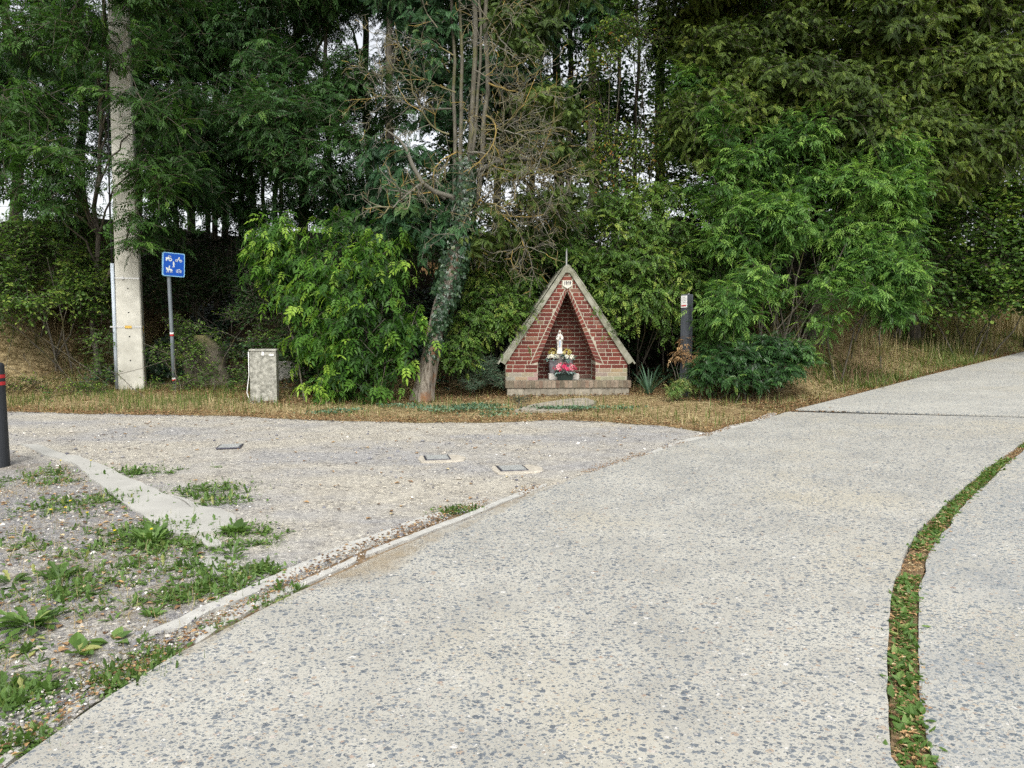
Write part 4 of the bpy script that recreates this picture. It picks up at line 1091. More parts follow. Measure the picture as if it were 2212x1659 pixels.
# ivy on the trunk
n = 2600; t = rg.uniform(9, 29.0, n); i0 = np.minimum(t.astype(int), 28); fr = (t - i0)[:, None]
ctr = tr0[i0] * (1 - fr) + tr0[i0 + 1] * fr; aa = rg.uniform(0, 2 * math.pi, n)
thick = .13 + .10 * ss(10, 22, t) + .05 * rg.random(n)
outv = np.stack([np.cos(aa), np.sin(aa) * 1.0, .15 * rg.normal(size=n)], -1)
low = np.clip((t - 9) / 7, 0, 1)
kp = (rg.random(n) < low + .25) & ((outv[:, 0] > -.55) | (t > 18))
pp = (ctr + outv * thick[:, None])[kp]; ov = outv[kp]; nn_ = kp.sum()
dn = np.stack([rg.normal(size=nn_) * .5, -.1 + rg.normal(size=nn_) * .3, -1 + rg.normal(size=nn_) * .4], -1)
iv = place(LF['ivy'], pp, dn, ov + rg.normal(size=(nn_, 3)) * .35, rg.uniform(.04, .085, nn_), np.clip(rg.normal(.36, .2, nn_), 0, .96))
ivy_t = thing("ivy", "ivy covering the middle of the leaning cypress trunk", "ivy", tuple(tr0[9]))
mesh_obj("leaves", iv[0], iv[1], M['ivy'], ivy_t, attrs={'tint': iv[2]})
vt = TB()
for k in range(9):
    a_ = rg.uniform(0, 6.28); pts = tr0[6:29] + np.stack([np.cos(a_ + np.linspace(0, 1.2, 23)), np.sin(a_ + np.linspace(0, 1.2, 23)), np.zeros(23)], -1) * (rr0[6:29] + .01)[:, None] + rg.normal(size=(23, 3)) * .006
    vt.tube(pts, .008, 5)
vt.build("stem", M['bark_grey'], ivy_t)
n = 260; aa = rg.uniform(-1.3, 1.3, n); pz = rg.uniform(-.5, .5, n)
c0 = P(1005, 400, cy_y - .25)
pp = c0 + np.stack([np.sin(aa) * .2, -np.cos(aa) * .2, pz], -1)
iv2 = place(LF['ivy'], pp, np.stack([rg.normal(size=n) * .5, rg.normal(size=n) * .3, -np.ones(n)], -1), np.stack([np.sin(aa), -np.cos(aa), rg.normal(size=n) * .3], -1), rg.uniform(.05, .09, n), np.clip(rg.normal(.4, .2, n), 0, .9))
o_ = mesh_obj("ivy", iv2[0], iv2[1], M['ivy'], None, tuple(c0), {'tint': iv2[2]}); tag(o_, "dark patch of ivy climbing the upper stems of the dead cypress", "ivy")
n = 46; pp = P(937, 572, 13.0) + rg.normal(size=(n, 3)) * (.13, .08, .10)
o_ = mesh_obj("dead_leaves", *place(LF['oval'], pp, np.stack([rg.normal(size=n) * .4, rg.normal(size=n) * .3, -np.ones(n)], -1), rg.normal(size=(n, 3)), rg.uniform(.05, .09, n), np.clip(rg.normal(.6, .15, n), 0, .85))[:2], M['litter'], cy, attrs={'tint': np.repeat(np.clip(rg.normal(.62, .15, n), 0, .85), len(LF['oval'][0]))})

# ------------------------------------------------------------------ plants round the shrine
shrub("rose_bush", "pale green bush with rounded leaflets between the leaning trunk and the shrine", "bush", gbase(1040, 800),
      lobes_px([(1060, 640, 13.2, .45, .3), (1110, 660, 13.0, .4, .25), (1020, 690, 13.0, .4, .3), (1080, 700, 13.1, .45, .25), (1000, 740, 12.7, .3, .25), (1125, 610, 13.4, .4, .3), (1060, 590, 13.6, .4, .3), (985, 770, 12.5, .25, .2), (1110, 530, 13.7, .5, .3), (1060, 520, 13.7, .4, .3)]),
      'rose', 'hazel', 620, 6, .5, .19, 61, gap=.25, tint0=.58, tintv=.3, nst=8)
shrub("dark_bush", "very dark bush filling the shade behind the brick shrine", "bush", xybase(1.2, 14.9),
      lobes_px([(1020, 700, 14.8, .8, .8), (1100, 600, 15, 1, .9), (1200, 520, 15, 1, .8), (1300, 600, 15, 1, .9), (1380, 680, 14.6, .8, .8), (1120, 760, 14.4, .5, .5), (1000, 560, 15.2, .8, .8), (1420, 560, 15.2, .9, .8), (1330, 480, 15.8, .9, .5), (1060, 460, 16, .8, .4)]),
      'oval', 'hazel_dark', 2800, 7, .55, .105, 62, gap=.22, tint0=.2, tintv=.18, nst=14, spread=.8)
shrub("hazel_bush", "leafy green bush overhanging the top and right slope of the shrine roof", "bush", xybase(2.35, 14.3),
      lobes_px([(1180, 500, 13.7, .5, .25), (1240, 470, 13.9, .5, .3), (1160, 545, 13.4, .35, .18), (1290, 520, 13.6, .5, .35), (1350, 490, 13.6, .6, .35), (1320, 570, 13.4, .5, .35), (1390, 560, 13.3, .6, .35), (1350, 630, 13.2, .5, .3), (1410, 640, 13.1, .5, .35), (1370, 700, 13.0, .45, .3), (1310, 640, 13.3, .35, .3), (1430, 500, 13.6, .6, .4), (1390, 725, 13.1, .35, .2), (1230, 545, 13.5, .3, .12), (1425, 690, 13.2, .3, .3), (1460, 600, 13.5, .4, .4), (1330, 440, 13.8, .5, .3), (1430, 420, 14, .5, .3), (1270, 600, 13.7, .3, .3)]),
      'rose', 'hazel', 1250, 6, .5, .19, 63, gap=.25, tint0=.52, tintv=.28, nst=12)
shrub("vine", "yellowing climber hanging in loose strands in front of bright sky gaps", "climber", xybase(*P(1340, 500, 15.2)[:2]),
      lobes_px([(1330, 60, 15, .5, .3), (1390, 75, 15, .5, .25), (1300, 130, 15, .4, .25), (1350, 115, 15.1, .4, .3), (1290, 250, 15, .35, .3), (1330, 290, 15, .4, .3), (1300, 370, 14.8, .4, .3), (1370, 310, 15, .35, .4), (1350, 390, 14.8, .4, .3), (1410, 340, 15, .35, .4), (1390, 420, 14.8, .4, .3), (1280, 430, 14.6, .4, .3), (1430, 260, 15.3, .3, .5), (1310, 330, 15, .5, .4)]),
      'oval', 'vine', 950, 7, .5, .08, 64, gap=.27, tint0=.42, tintv=.4, nst=6, spread=.6, ldroop=.7, up=.1)
shrub("yellow_vine", "light green climber high between the pale trunk and the dark conifer", "climber", xybase(*P(1380, 520, 16.2)[:2]),
      lobes_px([(1330, 20, 15.8, .6, .4), (1400, 40, 15.8, .5, .3), (1290, 90, 15.6, .4, .3), (1420, 120, 16, .4, .4), (1360, -80, 16, .8, .6), (1440, 180, 16, .35, .3), (1300, 190, 15.8, .3, .2)]),
      'rose', 'hazel', 260, 6, .5, .2, 65, gap=.3, tint0=.5, tintv=.3, nst=6, spread=.5)
o_ = shrub("spurge_bush", "low blue green feathery bush on the ground left of the shrine", "bush", gbase(1022, 828),
      lobes_px([(1000, 800, 12.9, .26, .16), (1040, 795, 12.9, .3, .2), (1070, 815, 12.8, .2, .14), (1020, 825, 12.6, .25, .1), (1050, 780, 13.0, .25, .15)]), 'blade', 'bluegreen', 520, 9, .16, .11, 66, gap=0, tint0=.2, tintv=.3, nst=14, up=.9, r0=.006, r1=.003, spread=.2)
shrub("lavender", "grey green lavender with few violet flowers at the left end of the shrine step", "herb", gbase(1130, 880),
      lobes_px([(1120, 868, 12.05, .17, .12), (1145, 870, 12.05, .15, .11), (1100, 872, 12.0, .12, .08)]), 'blade', 'bluegreen', 330, 8, .16, .10, 67, gap=0, tint0=.1, tintv=.3, nst=10, up=1.3, r0=.004, r1=.002, spread=.1)

# yucca and the mixed sapling by the right post
def tuft_arr(c, n, l0, l1, lean, tpl, seed, rad=.05, t0=.5, tv=.2):
    g = np.random.default_rng(seed); a = g.uniform(0, 6.283, n)
    D = np.stack([np.cos(a) * lean * g.uniform(.3, 1.3, n), np.sin(a) * lean * g.uniform(.3, 1.3, n), np.ones(n)], -1)
    nn = np.stack([-np.cos(a), -np.sin(a), np.full(n, .6)], -1)
    p = np.array(c) + np.stack([np.cos(a) * rad * g.random(n), np.sin(a) * rad * g.random(n), np.zeros(n)], -1)
    p[:, 2] = gz(p[:, 0], p[:, 1]) - .01 if c[2] is None or True else p[:, 2]
    return place(LF[tpl], p, D, -nn * -1, g.uniform(l0, l1, n), np.clip(g.normal(t0, tv, n), 0, 1))
yb = xybase(*P(1402, 815, 12.9)[:2])
a = cat(tuft_arr(yb, 22, .35, .6, .75, 'sword', 71, .06, .35), tuft_arr(yb, 12, .45, .62, .2, 'sword', 72, .05, .3))
o_ = mesh_obj("yucca", a[0], a[1], M['bluegreen'], None, yb, {'tint': a[2]}); tag(o_, "sword leaved grey green yucca on the grass right of the shrine", "plant")
ob = xybase(*P(1462, 832, 12.45)[:2])
lo_ = lobes_px([(1472, 760, ob[1] + .1, .1, .1), (1478, 735, ob[1] + .1, .06, .1), (1460, 772, ob[1], .14, .05), (1500, 770, ob[1] + .1, .1, .07)])
lf, tw = foliage(lo_, 'ash', 34, 4, .2, .14, 73, gap=0, tint0=.5)
t_ = grow_thing("sapling", "tiny sapling with orange and yellow leaves against the left side of the dark square post", "plant", ob, [('litter', (lf[0], lf[1], np.clip(lf[2] * .4 + .55, 0, .88)))], stems_to(ob, lo_, 4, .006, .003, 73, .04, tw, (.003, .001)), 'bark_grey')
sb_ = xybase(*P(1466, 846, 12.1)[:2])
shrub("small_shrub", "small light green shrub low at the foot of the dark square post", "bush", sb_, lobes_px([(1470, 834, 12.0, .14, .1), (1455, 840, 11.9, .1, .07), (1480, 826, 12.05, .1, .1)]), 'ash', 'weed', 60, 6, .16, .12, 74, tint0=.65, nst=5, r0=.006, r1=.003, spread=.05)

# ------------------------------------------------------------------ the right thicket
JB = xybase(5.0, 13.2)
def thicket_lobes(n, seed):
    g = np.random.default_rng(seed); out = []
    while len(out) < n:
        u, v = g.uniform(1470, 1985), g.uniform(170, 745)
        if v > 690 and u > 1700: continue
        if u > 1800 and v > 560 + (u - 1800) * .9: continue
        if v < 300 and (g.random() < .4 or u > 1830): continue
        if u < 1540 and v > 560: continue
        if abs(u - 1690) < 70 and v > 640 and g.random() < .8: continue
        y = 12.1 + (745 - v) / 520 * 1.3 + g.uniform(-.25, .8) + max(0, 1560 - u) * .012
        r = g.uniform(.2, .46); out.append((u, v, y, r, r * g.uniform(.55, .9)))
    return out
jl = lobes_px(thicket_lobes(104, 3) + [(1955, 600, 12.9, .3, .25), (1930, 660, 12.8, .25, .25), (1965, 640, 12.9, .2, .2)])
shrub("ash_thicket", "large fresh green thicket of ash saplings right of the dark square post", "thicket", JB, jl, 'ash_near', 'sapling', 3800, 7, .55, .25, 81, nst=26, r0=.016, r1=.006, spread=.5, gap=.3, ldroop=.25, droop=.18, tint0=.46, tintv=.34, tip=.35, up=.45)
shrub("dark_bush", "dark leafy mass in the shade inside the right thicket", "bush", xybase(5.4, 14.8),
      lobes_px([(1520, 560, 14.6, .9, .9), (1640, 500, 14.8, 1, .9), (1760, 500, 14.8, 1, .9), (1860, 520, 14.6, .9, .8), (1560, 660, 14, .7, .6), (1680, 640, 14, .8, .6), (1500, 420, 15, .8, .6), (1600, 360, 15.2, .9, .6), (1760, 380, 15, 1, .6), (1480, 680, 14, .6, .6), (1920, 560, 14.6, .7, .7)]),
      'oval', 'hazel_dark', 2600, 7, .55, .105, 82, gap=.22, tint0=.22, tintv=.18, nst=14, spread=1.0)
mb = xybase(*P(1600, 830, 12.1)[:2])
shrub("mahonia", "low glossy dark green bush spreading at the foot of the thicket beside the square post", "bush", mb,
      lobes_px([(1520, 805, 12.0, .25, .16), (1550, 780, 12.0, .4, .25), (1610, 770, 11.9, .45, .3), (1670, 750, 11.9, .45, .28), (1720, 760, 11.8, .3, .22), (1590, 810, 11.7, .35, .14), (1660, 800, 11.6, .35, .15), (1540, 760, 12.4, .28, .22), (1700, 790, 11.6, .25, .12), (1630, 820, 11.5, .25, .08)]),
      'ash', 'mahonia', 560, 6, .32, .19, 83, nst=16, r0=.008, r1=.004, spread=.5, gap=.15, tint0=.42, tintv=.3, up=.5)
# dry stems
g = np.random.default_rng(84); tb = TB(); b0 = np.array(xybase(6.45, 13.0))
for k in range(24):
    b = b0 + np.array((g.normal() * .22, g.normal() * .25, 0)); b[2] = float(gz(b[0], b[1]))
    e = b + np.array((g.normal() * .25, g.normal() * .2, g.uniform(.4, 1.0)))
    tb.tube(wob(b, e, 6, .02, k), np.linspace(.006, .002, 6), 4, g.uniform(0, .35))
M['drystem'] = mat_tint("dry stems", [(0, (.10, .065, .04)), (.3, (.22, .15, .09)), (1, (.3, .22, .12))])
o_ = tb.build("dry_stems", M['drystem'], None, origin=tuple(b0)); tag(o_, "clump of bare brown dry stems under the right side of the thicket", "dead plant")

def conifer(label, xb, yb, top, r, lobes, twigs, seed, mname='yew', size=.19, gap=.27, per=8, Lt=.55, name="conifer_tree", group=None, ldroop=.5, limbs=12, tpl='yew', tint0=.42, bark='bark_grey', droop=.35):
    return ash_tree(label, 0, 0, top, r, lobes, twigs, seed, mname, size, gap, (0, 0), limbs, bark, tpl, per, 1.1, group, name, Lt, ldroop, tint0, droop=droop) if False else \
        _tree(label, xybase(xb, yb), top, r, lobes, twigs, seed, mname, size, gap, limbs, bark, tpl, per, group, name, Lt, ldroop, tint0, droop)
def _tree(label, base, top, r, lobes, twigs, seed, mname, size, gap, limbs, bark, tpl, per, group, name, Lt, ldroop, tint0, droop, lean=(0, 0), gs=1.1, upn=.7, spread=.85, den=1.):
    leaf, tw = foliage(lobes, tpl, int(twigs * den), per, Lt, size, seed, gap=gap, gs=gs, ldroop=ldroop, droop=droop, tint0=tint0, shell=.25, upn=upn, spread=spread)
    tb = TB(); tr = wob(np.array(base) - (0, 0, .2), np.array(base) + (lean[0], lean[1], top), 14, .04, seed)
    tb.tube(tr, np.linspace(r, r * .35, 14) * np.r_[1.3, np.ones(13)], 10)
    g = np.random.default_rng(seed + 7)
    for i in g.permutation(len(lobes))[:limbs]:
        c = lobes[i, :3]; d2 = np.linalg.norm(tr - (c + (0, 0, .2)), axis=1); a = tr[int(np.argmin(d2))]
        tb.tube(wob(a, c, 8, .05, int(g.integers(1e6)), .1), np.linspace(r * .3, .01, 8), 6)
    t = thing(name, label, "tree", base, 0, group)
    tb.build("trunk", M[bark], t)
    mesh_obj("crown", leaf[0], leaf[1], M[mname], t, attrs={'tint': leaf[2]})
    v, f = sticks(tw[0], tw[1], .006, .003); mesh_obj("twigs", v, f, M[bark], t, attrs={'tint': np.zeros(len(v))})['kind'] = 'stuff'
    return t
conifer("broad dark olive conifer whose crown hangs over the fresh green ash thicket", 6.6, 15.6, 11, .2,
        np.concatenate([RL(1440, 1800, -300, 250, 13.6, 16, 22, .6, 1.0, seed=31), RL(1650, 1990, -300, 330, 13.4, 16, 22, .6, 1.0, seed=32), RL(1440, 1950, 60, 330, 13.2, 14.4, 18, .5, .8, seed=132), lobes_px([(1850, 380, 14, .7, .4), (1900, 330, 13.8, .6, .4), (1600, 230, 13.8, .7, .4), (1690, 260, 13.6, .6, .4), (1960, 400, 14.2, .5, .3)])]), 10500, 91)
conifer("dark olive conifer leaning over the road at the upper right edge of the picture", 10.0, 17.6, 11, .13,
        np.concatenate([RL(1930, 2190, -300, 330, 13.6, 16, 24, .6, 1.0, seed=33), lobes_px([(2050, 380, 14.5, .6, .3), (2120, 330, 14.5, .6, .3), (1990, 330, 14.2, .6, .4)]), RL(1930, 2180, 60, 380, 13.6, 14.6, 14, .5, .8, seed=133)]), 7000, 92)
_tree("bright green broadleaf tree showing at the upper right corner behind the conifer", xybase(13.5, 18.5), 10, .15, RL(2110, 2420, -250, 420, 16.5, 19, 18, .7, 1.1, seed=34), 800, 93, 'hazel', .13, .2, 8, 'bark_grey', 'round', 8, None, "hazel_tree", .6, .4, .5, .25)
shrub("hazel_bush", "tall dark hazel with round leaves at the right edge above the straw grass", "bush", xybase(10.9, 17.3),
      lobes_px([(2010, 560, 17, .9, .8), (2080, 480, 17, 1, .9), (2160, 560, 16.8, 1, .9), (2220, 460, 17, 1, 1), (2110, 620, 16.5, .8, .6), (2200, 640, 16.3, .8, .6), (2040, 640, 16.4, .6, .4), (2180, 380, 17, .9, .8), (2260, 580, 16.5, .9, .9), (2000, 480, 17.6, .7, .8), (2080, 390, 17.6, .8, .5), (2290, 350, 17, 1, 1)]),
      'round', 'hazel', 3600, 8, .6, .105, 94, nst=16, spread=1.0, gap=.35, tint0=.38, tintv=.32)

shrub("hazel_bush", "hazel bush cut by the right edge of the picture above the tall straw grass", "bush", xybase(*P(2480, 620, 18.5)[:2]),
      lobes_px([(2230, 600, 17.5, .7, .6), (2330, 560, 18, 1.1, 1), (2450, 520, 18.5, 1.2, 1.1), (2580, 540, 19, 1.3, 1.2), (2400, 400, 18.5, 1.2, 1.1), (2550, 350, 19, 1.3, 1.2)]),
      'round', 'hazel', 1700, 8, .6, .11, 99, nst=10, spread=1.0, gap=.3, tint0=.38, tintv=.3)

# trunks and dark backing trees beyond
_tree("pale straight tree trunk with moss rising above the shrine between climbers", xybase(*P(1277, 600, 16.2)[:2]), 12, .135, RL(1120, 1400, -420, -60, 15, 17.5, 12, .8, 1.2, seed=35), 900, 95, 'ash', .3, .3, 8, 'bark_pale', 'ash', 6, None, "ash_tree", .7, .4, .4, .3, lean=(.1, .4))
_tree("thin forked grey tree between the dead cypress and the pale straight trunk", xybase(*P(1235, 600, 17.4)[:2]), 11, .1, RL(1090, 1290, -300, 260, 16.2, 18.5, 12, .6, 1.0, seed=36), 1100, 96, 'cypress', .26, .34, 10, 'bark_grey', 'cypress', 7, None, "cypress_tree", .55, .45, .35, .3)
_tree("dark cypress standing behind the dead branches", xybase(*P(1080, 600, 17.5)[:2]), 11, .12, RL(960, 1180, -300, 430, 16.5, 18.5, 16, .7, 1.1, seed=37), 1500, 97, 'cypress', .27, .3, 10, 'bark_grey', 'cypress', 7, None, "cypress_tree", .6, .45, .3, .3)
_tree("dark cypress with blue green sprays above the bright green shrub", xybase(*P(850, 600, 16.8)[:2]), 11, .12, np.concatenate([RL(770, 930, -300, 120, 16, 18, 8, .6, 1.0, seed=38), lobes_px([(840, 420, 16, .9, .6), (760, 450, 16, .7, .5), (900, 480, 15.6, .8, .5), (830, 500, 15.4, .7, .4)])]), 1300, 98, 'cypress', .27, .3, 8, 'bark_grey', 'cypress', 7, None, "cypress_tree", .6, .45, .3, .3)
_tree("slight beech tree whose loose leaves speckle the bright gap behind the climber", xybase(*P(1365, 600, 18.2)[:2]), 10, .07, RL(1255, 1465, 60, 490, 16.6, 18.4, 26, .35, .6, seed=53), 520, 153, 'hazel', .12, .4, 6, 'bark_dark', 'oval', 7, None, "beech_tree", .6, .35, .3, .25)
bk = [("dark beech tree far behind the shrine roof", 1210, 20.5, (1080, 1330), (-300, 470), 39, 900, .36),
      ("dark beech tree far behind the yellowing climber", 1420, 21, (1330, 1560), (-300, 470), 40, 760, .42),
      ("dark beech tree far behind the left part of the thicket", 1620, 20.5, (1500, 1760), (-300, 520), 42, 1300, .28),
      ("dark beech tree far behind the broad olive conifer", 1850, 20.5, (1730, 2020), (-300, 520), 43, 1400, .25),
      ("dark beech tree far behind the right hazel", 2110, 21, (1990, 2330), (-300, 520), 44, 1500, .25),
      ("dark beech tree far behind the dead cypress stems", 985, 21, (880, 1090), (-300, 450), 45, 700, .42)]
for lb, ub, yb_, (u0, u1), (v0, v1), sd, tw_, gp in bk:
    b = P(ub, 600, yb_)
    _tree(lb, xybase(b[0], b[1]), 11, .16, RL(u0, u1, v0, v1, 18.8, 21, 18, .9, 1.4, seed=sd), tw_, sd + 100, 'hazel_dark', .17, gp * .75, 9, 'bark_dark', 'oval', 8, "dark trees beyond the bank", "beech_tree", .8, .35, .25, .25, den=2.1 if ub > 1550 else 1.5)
for k, (ub, yb_, r_) in enumerate(((300, 20, .08), (385, 21, .07), (455, 20.8, .08), (520, 19, .07), (575, 21, .06), (610, 20, .06), (1150, 18.8, .09), (1330, 19.5, .08))):
    b = P(ub, 600, yb_); bs_ = xybase(b[0], b[1])
    lbl = ["bare dark trunk on the bank, nearest to the right side of the concrete pole", "thin bare trunk on the bank above the blue sign", "bare trunk on the bank between the pole and the sky gaps", "bare trunk on the bank above the old concrete slab", "thin bare trunk on the bank above the meter box", "thin bare trunk behind the left edge of the bright green shrub",
           "bare dark trunk behind the dead branches above the shrine", "bare dark trunk behind the yellowing climber"][k]
    _tree(lbl, bs_, 11, r_, RL(ub - 70, ub + 70, -420, -120, yb_ - 1, yb_ + 1, 5, .8, 1.2, seed=60 + k), 190, 160 + k, 'ash_blue', .3, .3, 4, 'bark_dark', 'ash', 6, "bare trunks on the bank", "ash_tree", .7, .4, .3, .3)

# ------------------------------------------------------------------ pole, sign, box, posts
M['pole'] = mat_plain("pale pole concrete", (.50, .49, .43), .9, .22, 3.5, bmp=.2, col2=(.37, .36, .31))
M['conduit'] = mat_plain("pale blue grey plastic", (.42, .47, .52), .5, .12, 6)
M['black'] = mat_plain("black rubber", (.012, .012, .013), .6, .2, 8)
M['strap'] = mat_plain("steel strap", (.55, .55, .53), .4, .2, 20, metal=.5)
M['yellow'] = mat_plain("faded yellow tag", (.55, .36, .07), .6, .2, 20)
PB = gbase(287, 838); PR = R(21)
pole = thing("utility_pole", "tall pale concrete utility pole with steel straps and a pale cable conduit", "pole", PB, PR)
b = MB(); H_ = 11.; 
def psec(z): k = 1 - .42 * z / H_; return .232 * k, .20 * k
zs = [-.3, 3, 6, 9, H_]; vs = []
for z in zs:
    w, d = psec(max(z, 0)); c = .02
    vs += [(-w + c, -d, z), (w - c, -d, z), (w, -d + c, z), (w, d - c, z), (w - c, d, z), (-w + c, d, z), (-w, d - c, z), (-w, -d + c, z)]
fs = [(i * 8 + k, i * 8 + (k + 1) % 8, (i + 1) * 8 + (k + 1) % 8, (i + 1) * 8 + k) for i in range(len(zs) - 1) for k in range(8)]
b.add(vs, fs + [tuple(range(7, -1, -1)), tuple(len(vs) - 8 + k for k in range(8))])
shaft = b.build("shaft", M['pole'], pole)
for k in range(17):
    b = MB()
    z = .55 + .465 * k; w, d = psec(z)
    vs = [(.0 + .013 * math.cos(a), -d + .002 - .006 * (q == 1), z + .013 * math.sin(a)) for q in (0, 1) for a in np.linspace(0, 2 * math.pi, 9)[:-1]]
    b.add(vs, [tuple(range(8, 16))] + [(i, (i + 1) % 8, 8 + (i + 1) % 8, 8 + i) for i in range(8)])
    b.build("bolt_hole", M['black'], shaft)
for z, mt in ((2.14, 'strap'), (1.2, 'strap')):
    w, d = psec(z); w += .006; d += .006; c = .016; b = MB()
    sec = [(-w + c, -d), (w - c, -d), (w, -d + c), (w, d - c), (w - c, d), (-w + c, d), (-w, d - c), (-w, -d + c)]
    n8 = 8
    b.add([(x, y, z + h) for h in (-.013, .013) for x, y in sec], [(k, (k + 1) % 8, 8 + (k + 1) % 8, 8 + k) for k in range(8)] + [tuple(range(7, -1, -1)), tuple(range(8, 16))])
    if z > 2: b.box(-.10, -.06, -d - .02, -d, z - .02, z + .03)
    b.build("strap", M[mt], pole)
w, d = psec(1.2)
b = MB(); b.box(-.075, .045, -d - .012, -d - .007, 1.175, 1.225); b.build("tag", M['yellow'], pole)
b = MB(); b.box(w + .007, w + .011, -.09, -.02, 1.1, 1.22); b.build("tag", M['yellow'], pole)
b = MB(); b.tube([(-w - .036, -d + .05, z) for z in (0, 1.2, 2.42)], .033, 12); b.build("cable_conduit", M['conduit'], pole, smooth=True)
b = MB(); b.box(-w - .11, -w + .02, -d + .02, -d + .026, 1.19, 1.215); b.build("strap", M['strap'], pole)
b = MB(); b.tube([(-psec(z)[0] - .05 + .012 * math.sin(z * 1.3), -psec(z)[1] + .06, z) for z in np.linspace(2.4, 10.5, 16)], .017, 8); b.build("cable", M['black'], pole, smooth=True)

M['blue'] = mat_plain("blue sign face", (.004, .072, .40), .35, .1, 5)
M['lblue'] = mat_plain("pale sign edge", (.24, .48, .68), .4, .12, 8)
M['signwhite'] = mat_plain("white pictogram", (.66, .70, .66), .5, .15, 20)
M['galv'] = mat_plain("grey painted tube", (.16, .185, .20), .4, .25, 6, metal=.2)
M['red'] = mat_plain("red tape", (.45, .03, .035), .5, .15, 10)
M['white'] = mat_plain("white tape", (.72, .72, .70), .5, .1, 10)
SB = gbase(377, 842)
sg = thing("road_sign", "blue square sign with white pictograms on a slim grey post", "sign", SB, R(40))
SH = 2.62
b = MB(); b.tube([(.0, 0, -.2), (-.012, 0, 1.0), (-.035, 0, 2.3), (-.04, 0, 2.58)], .036, 14); b.build("post", M['galv'], sg, smooth=True)
for z, mt in ((1.07, 'white'), (1.035, 'red'), (.2, 'white'), (.17, 'red')):
    b = MB(); b.tube([(-.014 * z, 0, z), (-.014 * z, 0, z + .035)], .0375, 14); b.build("reflective_band", M[mt], sg, smooth=True)
def rrect(w, h, r, n=5):
    return [(sx * (w - r) + r * math.cos(a), sy * (h - r) + r * math.sin(a)) for sx, sy, a0_ in ((1, 1, 0), (-1, 1, 90), (-1, -1, 180), (1, -1, 270)) for a in np.radians(np.linspace(a0_, a0_ + 90, n))]
hd = bpy.data.objects.new("sign_box", None)
Mh = Matrix.Translation((.045, -.06, 2.40)) @ Matrix.Rotation(R(2.2), 4, 'Y')
def tb_(pts): return pts
sw = .225; sx_ = .198
b = MB(); b.prism(rrect(sx_, sw, .03)[::1], -.0, .05); 
for i, v in enumerate(b.v): b.v[i] = tuple(Mh @ Vector(v))
panel = b.build("sign_panel", M['lblue'], sg)
b = MB(); b.prism(rrect(sx_ - .016, sw - .016, .022), -.003, .01)
b.v = [tuple(Mh @ Vector(v)) for v in b.v]; face = b.build("sign_face", M['blue'], panel)
def picto(polys, ox, oz, s, name="pictogram"):
    b = MB()
    for k, p in enumerate(polys):
        if isinstance(p, tuple) and p[0] == 'ring':
            _, cx, cz, r0, r1 = p
            n = 16
            vs = [(ox + s * (cx + rr_ * math.cos(a)), y, oz + s * (cz + rr_ * math.sin(a))) for y in (-.006, -.002) for rr_ in (r0, r1) for a in np.linspace(0, 2 * math.pi, n + 1)[:-1]]
            fs = []
            for i in range(n):
                j = (i + 1) % n
                fs += [(i, j, n + j, n + i)[::-1], (n + i, n + j, 3 * n + j, 3 * n + i), (2 * n + i, 2 * n + j, j, i)]
            b.add(vs, fs)
        else: b.prism([(ox + s * x, oz + s * z) for x, z in p], -.006 - .0004 * k, -.002)
    b.v = [tuple(Mh @ Vector(v)) for v in b.v]
    return b.build(name, M['signwhite'], face)
def bar(x0, z0, x1, z1, w=.05):
    dx, dz = x1 - x0, z1 - z0; l_ = math.hypot(dx, dz); nx1, nz1 = -dz / l_ * w / 2, dx / l_ * w / 2
    return [(x0 - nx1, z0 - nz1), (x1 - nx1, z1 - nz1), (x1 + nx1, z1 + nz1), (x0 + nx1, z0 + nz1)]
def disc(cx, cz, r, n=10): return [(cx + r * math.cos(a), cz + r * math.sin(a)) for a in np.linspace(0, 2 * math.pi, n + 1)[:-1]]
picto([[(-.5, -.1), (.1, -.15), (.3, .0), (.1, .25), (-.5, .22)], ('ring', .25, -.15, .17, .3), disc(-.4, -.27, .13), bar(-.05, .2, -.02, .5), bar(.3, .1, .34, .5), bar(-.08, .5, .38, .5, .07)], -.09, .105, .105)
picto([('ring', -.4, -.15, .17, .25), ('ring', .42, -.15, .17, .25), bar(-.4, -.15, -.05, .12, .07), bar(.42, -.15, .1, .15, .07), bar(-.05, .12, .15, -.12, .07), bar(-.1, .1, .0, .38, .12), bar(.0, .38, .3, .16, .07), disc(.1, .5, .1)], .085, .095, .095)
picto([disc(.0, .48, .11), bar(0, .38, .0, -.02, .24), bar(-.02, 0, -.12, -.48, .1), bar(.03, 0, .12, -.48, .1), bar(.1, .3, .25, .0, .07)], -.005, -.0, .105)
picto([[(-.45, -.02), (-.1, -.12), (.3, -.1), (.42, .08), (.2, .16), (-.15, .12), (-.32, .34), (-.5, .28), (-.42, .16)][::1], bar(-.2, -.08, -.34, -.5, .08), bar(-.1, -.1, -.08, -.5, .08), bar(.25, -.08, .2, -.5, .08), bar(.36, .0, .46, -.48, .08), bar(.38, .08, .55, -.2, .06), bar(.0, .12, .04, .45, .15), disc(.06, .56, .1), bar(.02, .35, -.2, .2, .07)], -.085, -.1, .115)
picto([('ring', -.35, -.1, .14, .2), ('ring', .35, -.1, .14, .2), bar(-.35, -.1, .35, -.1, .06), bar(-.3, .1, .1, .3, .07), bar(.1, .3, .35, .1, .06), bar(-.5, -.42, .5, -.42, .05)], .09, -.105, .095)

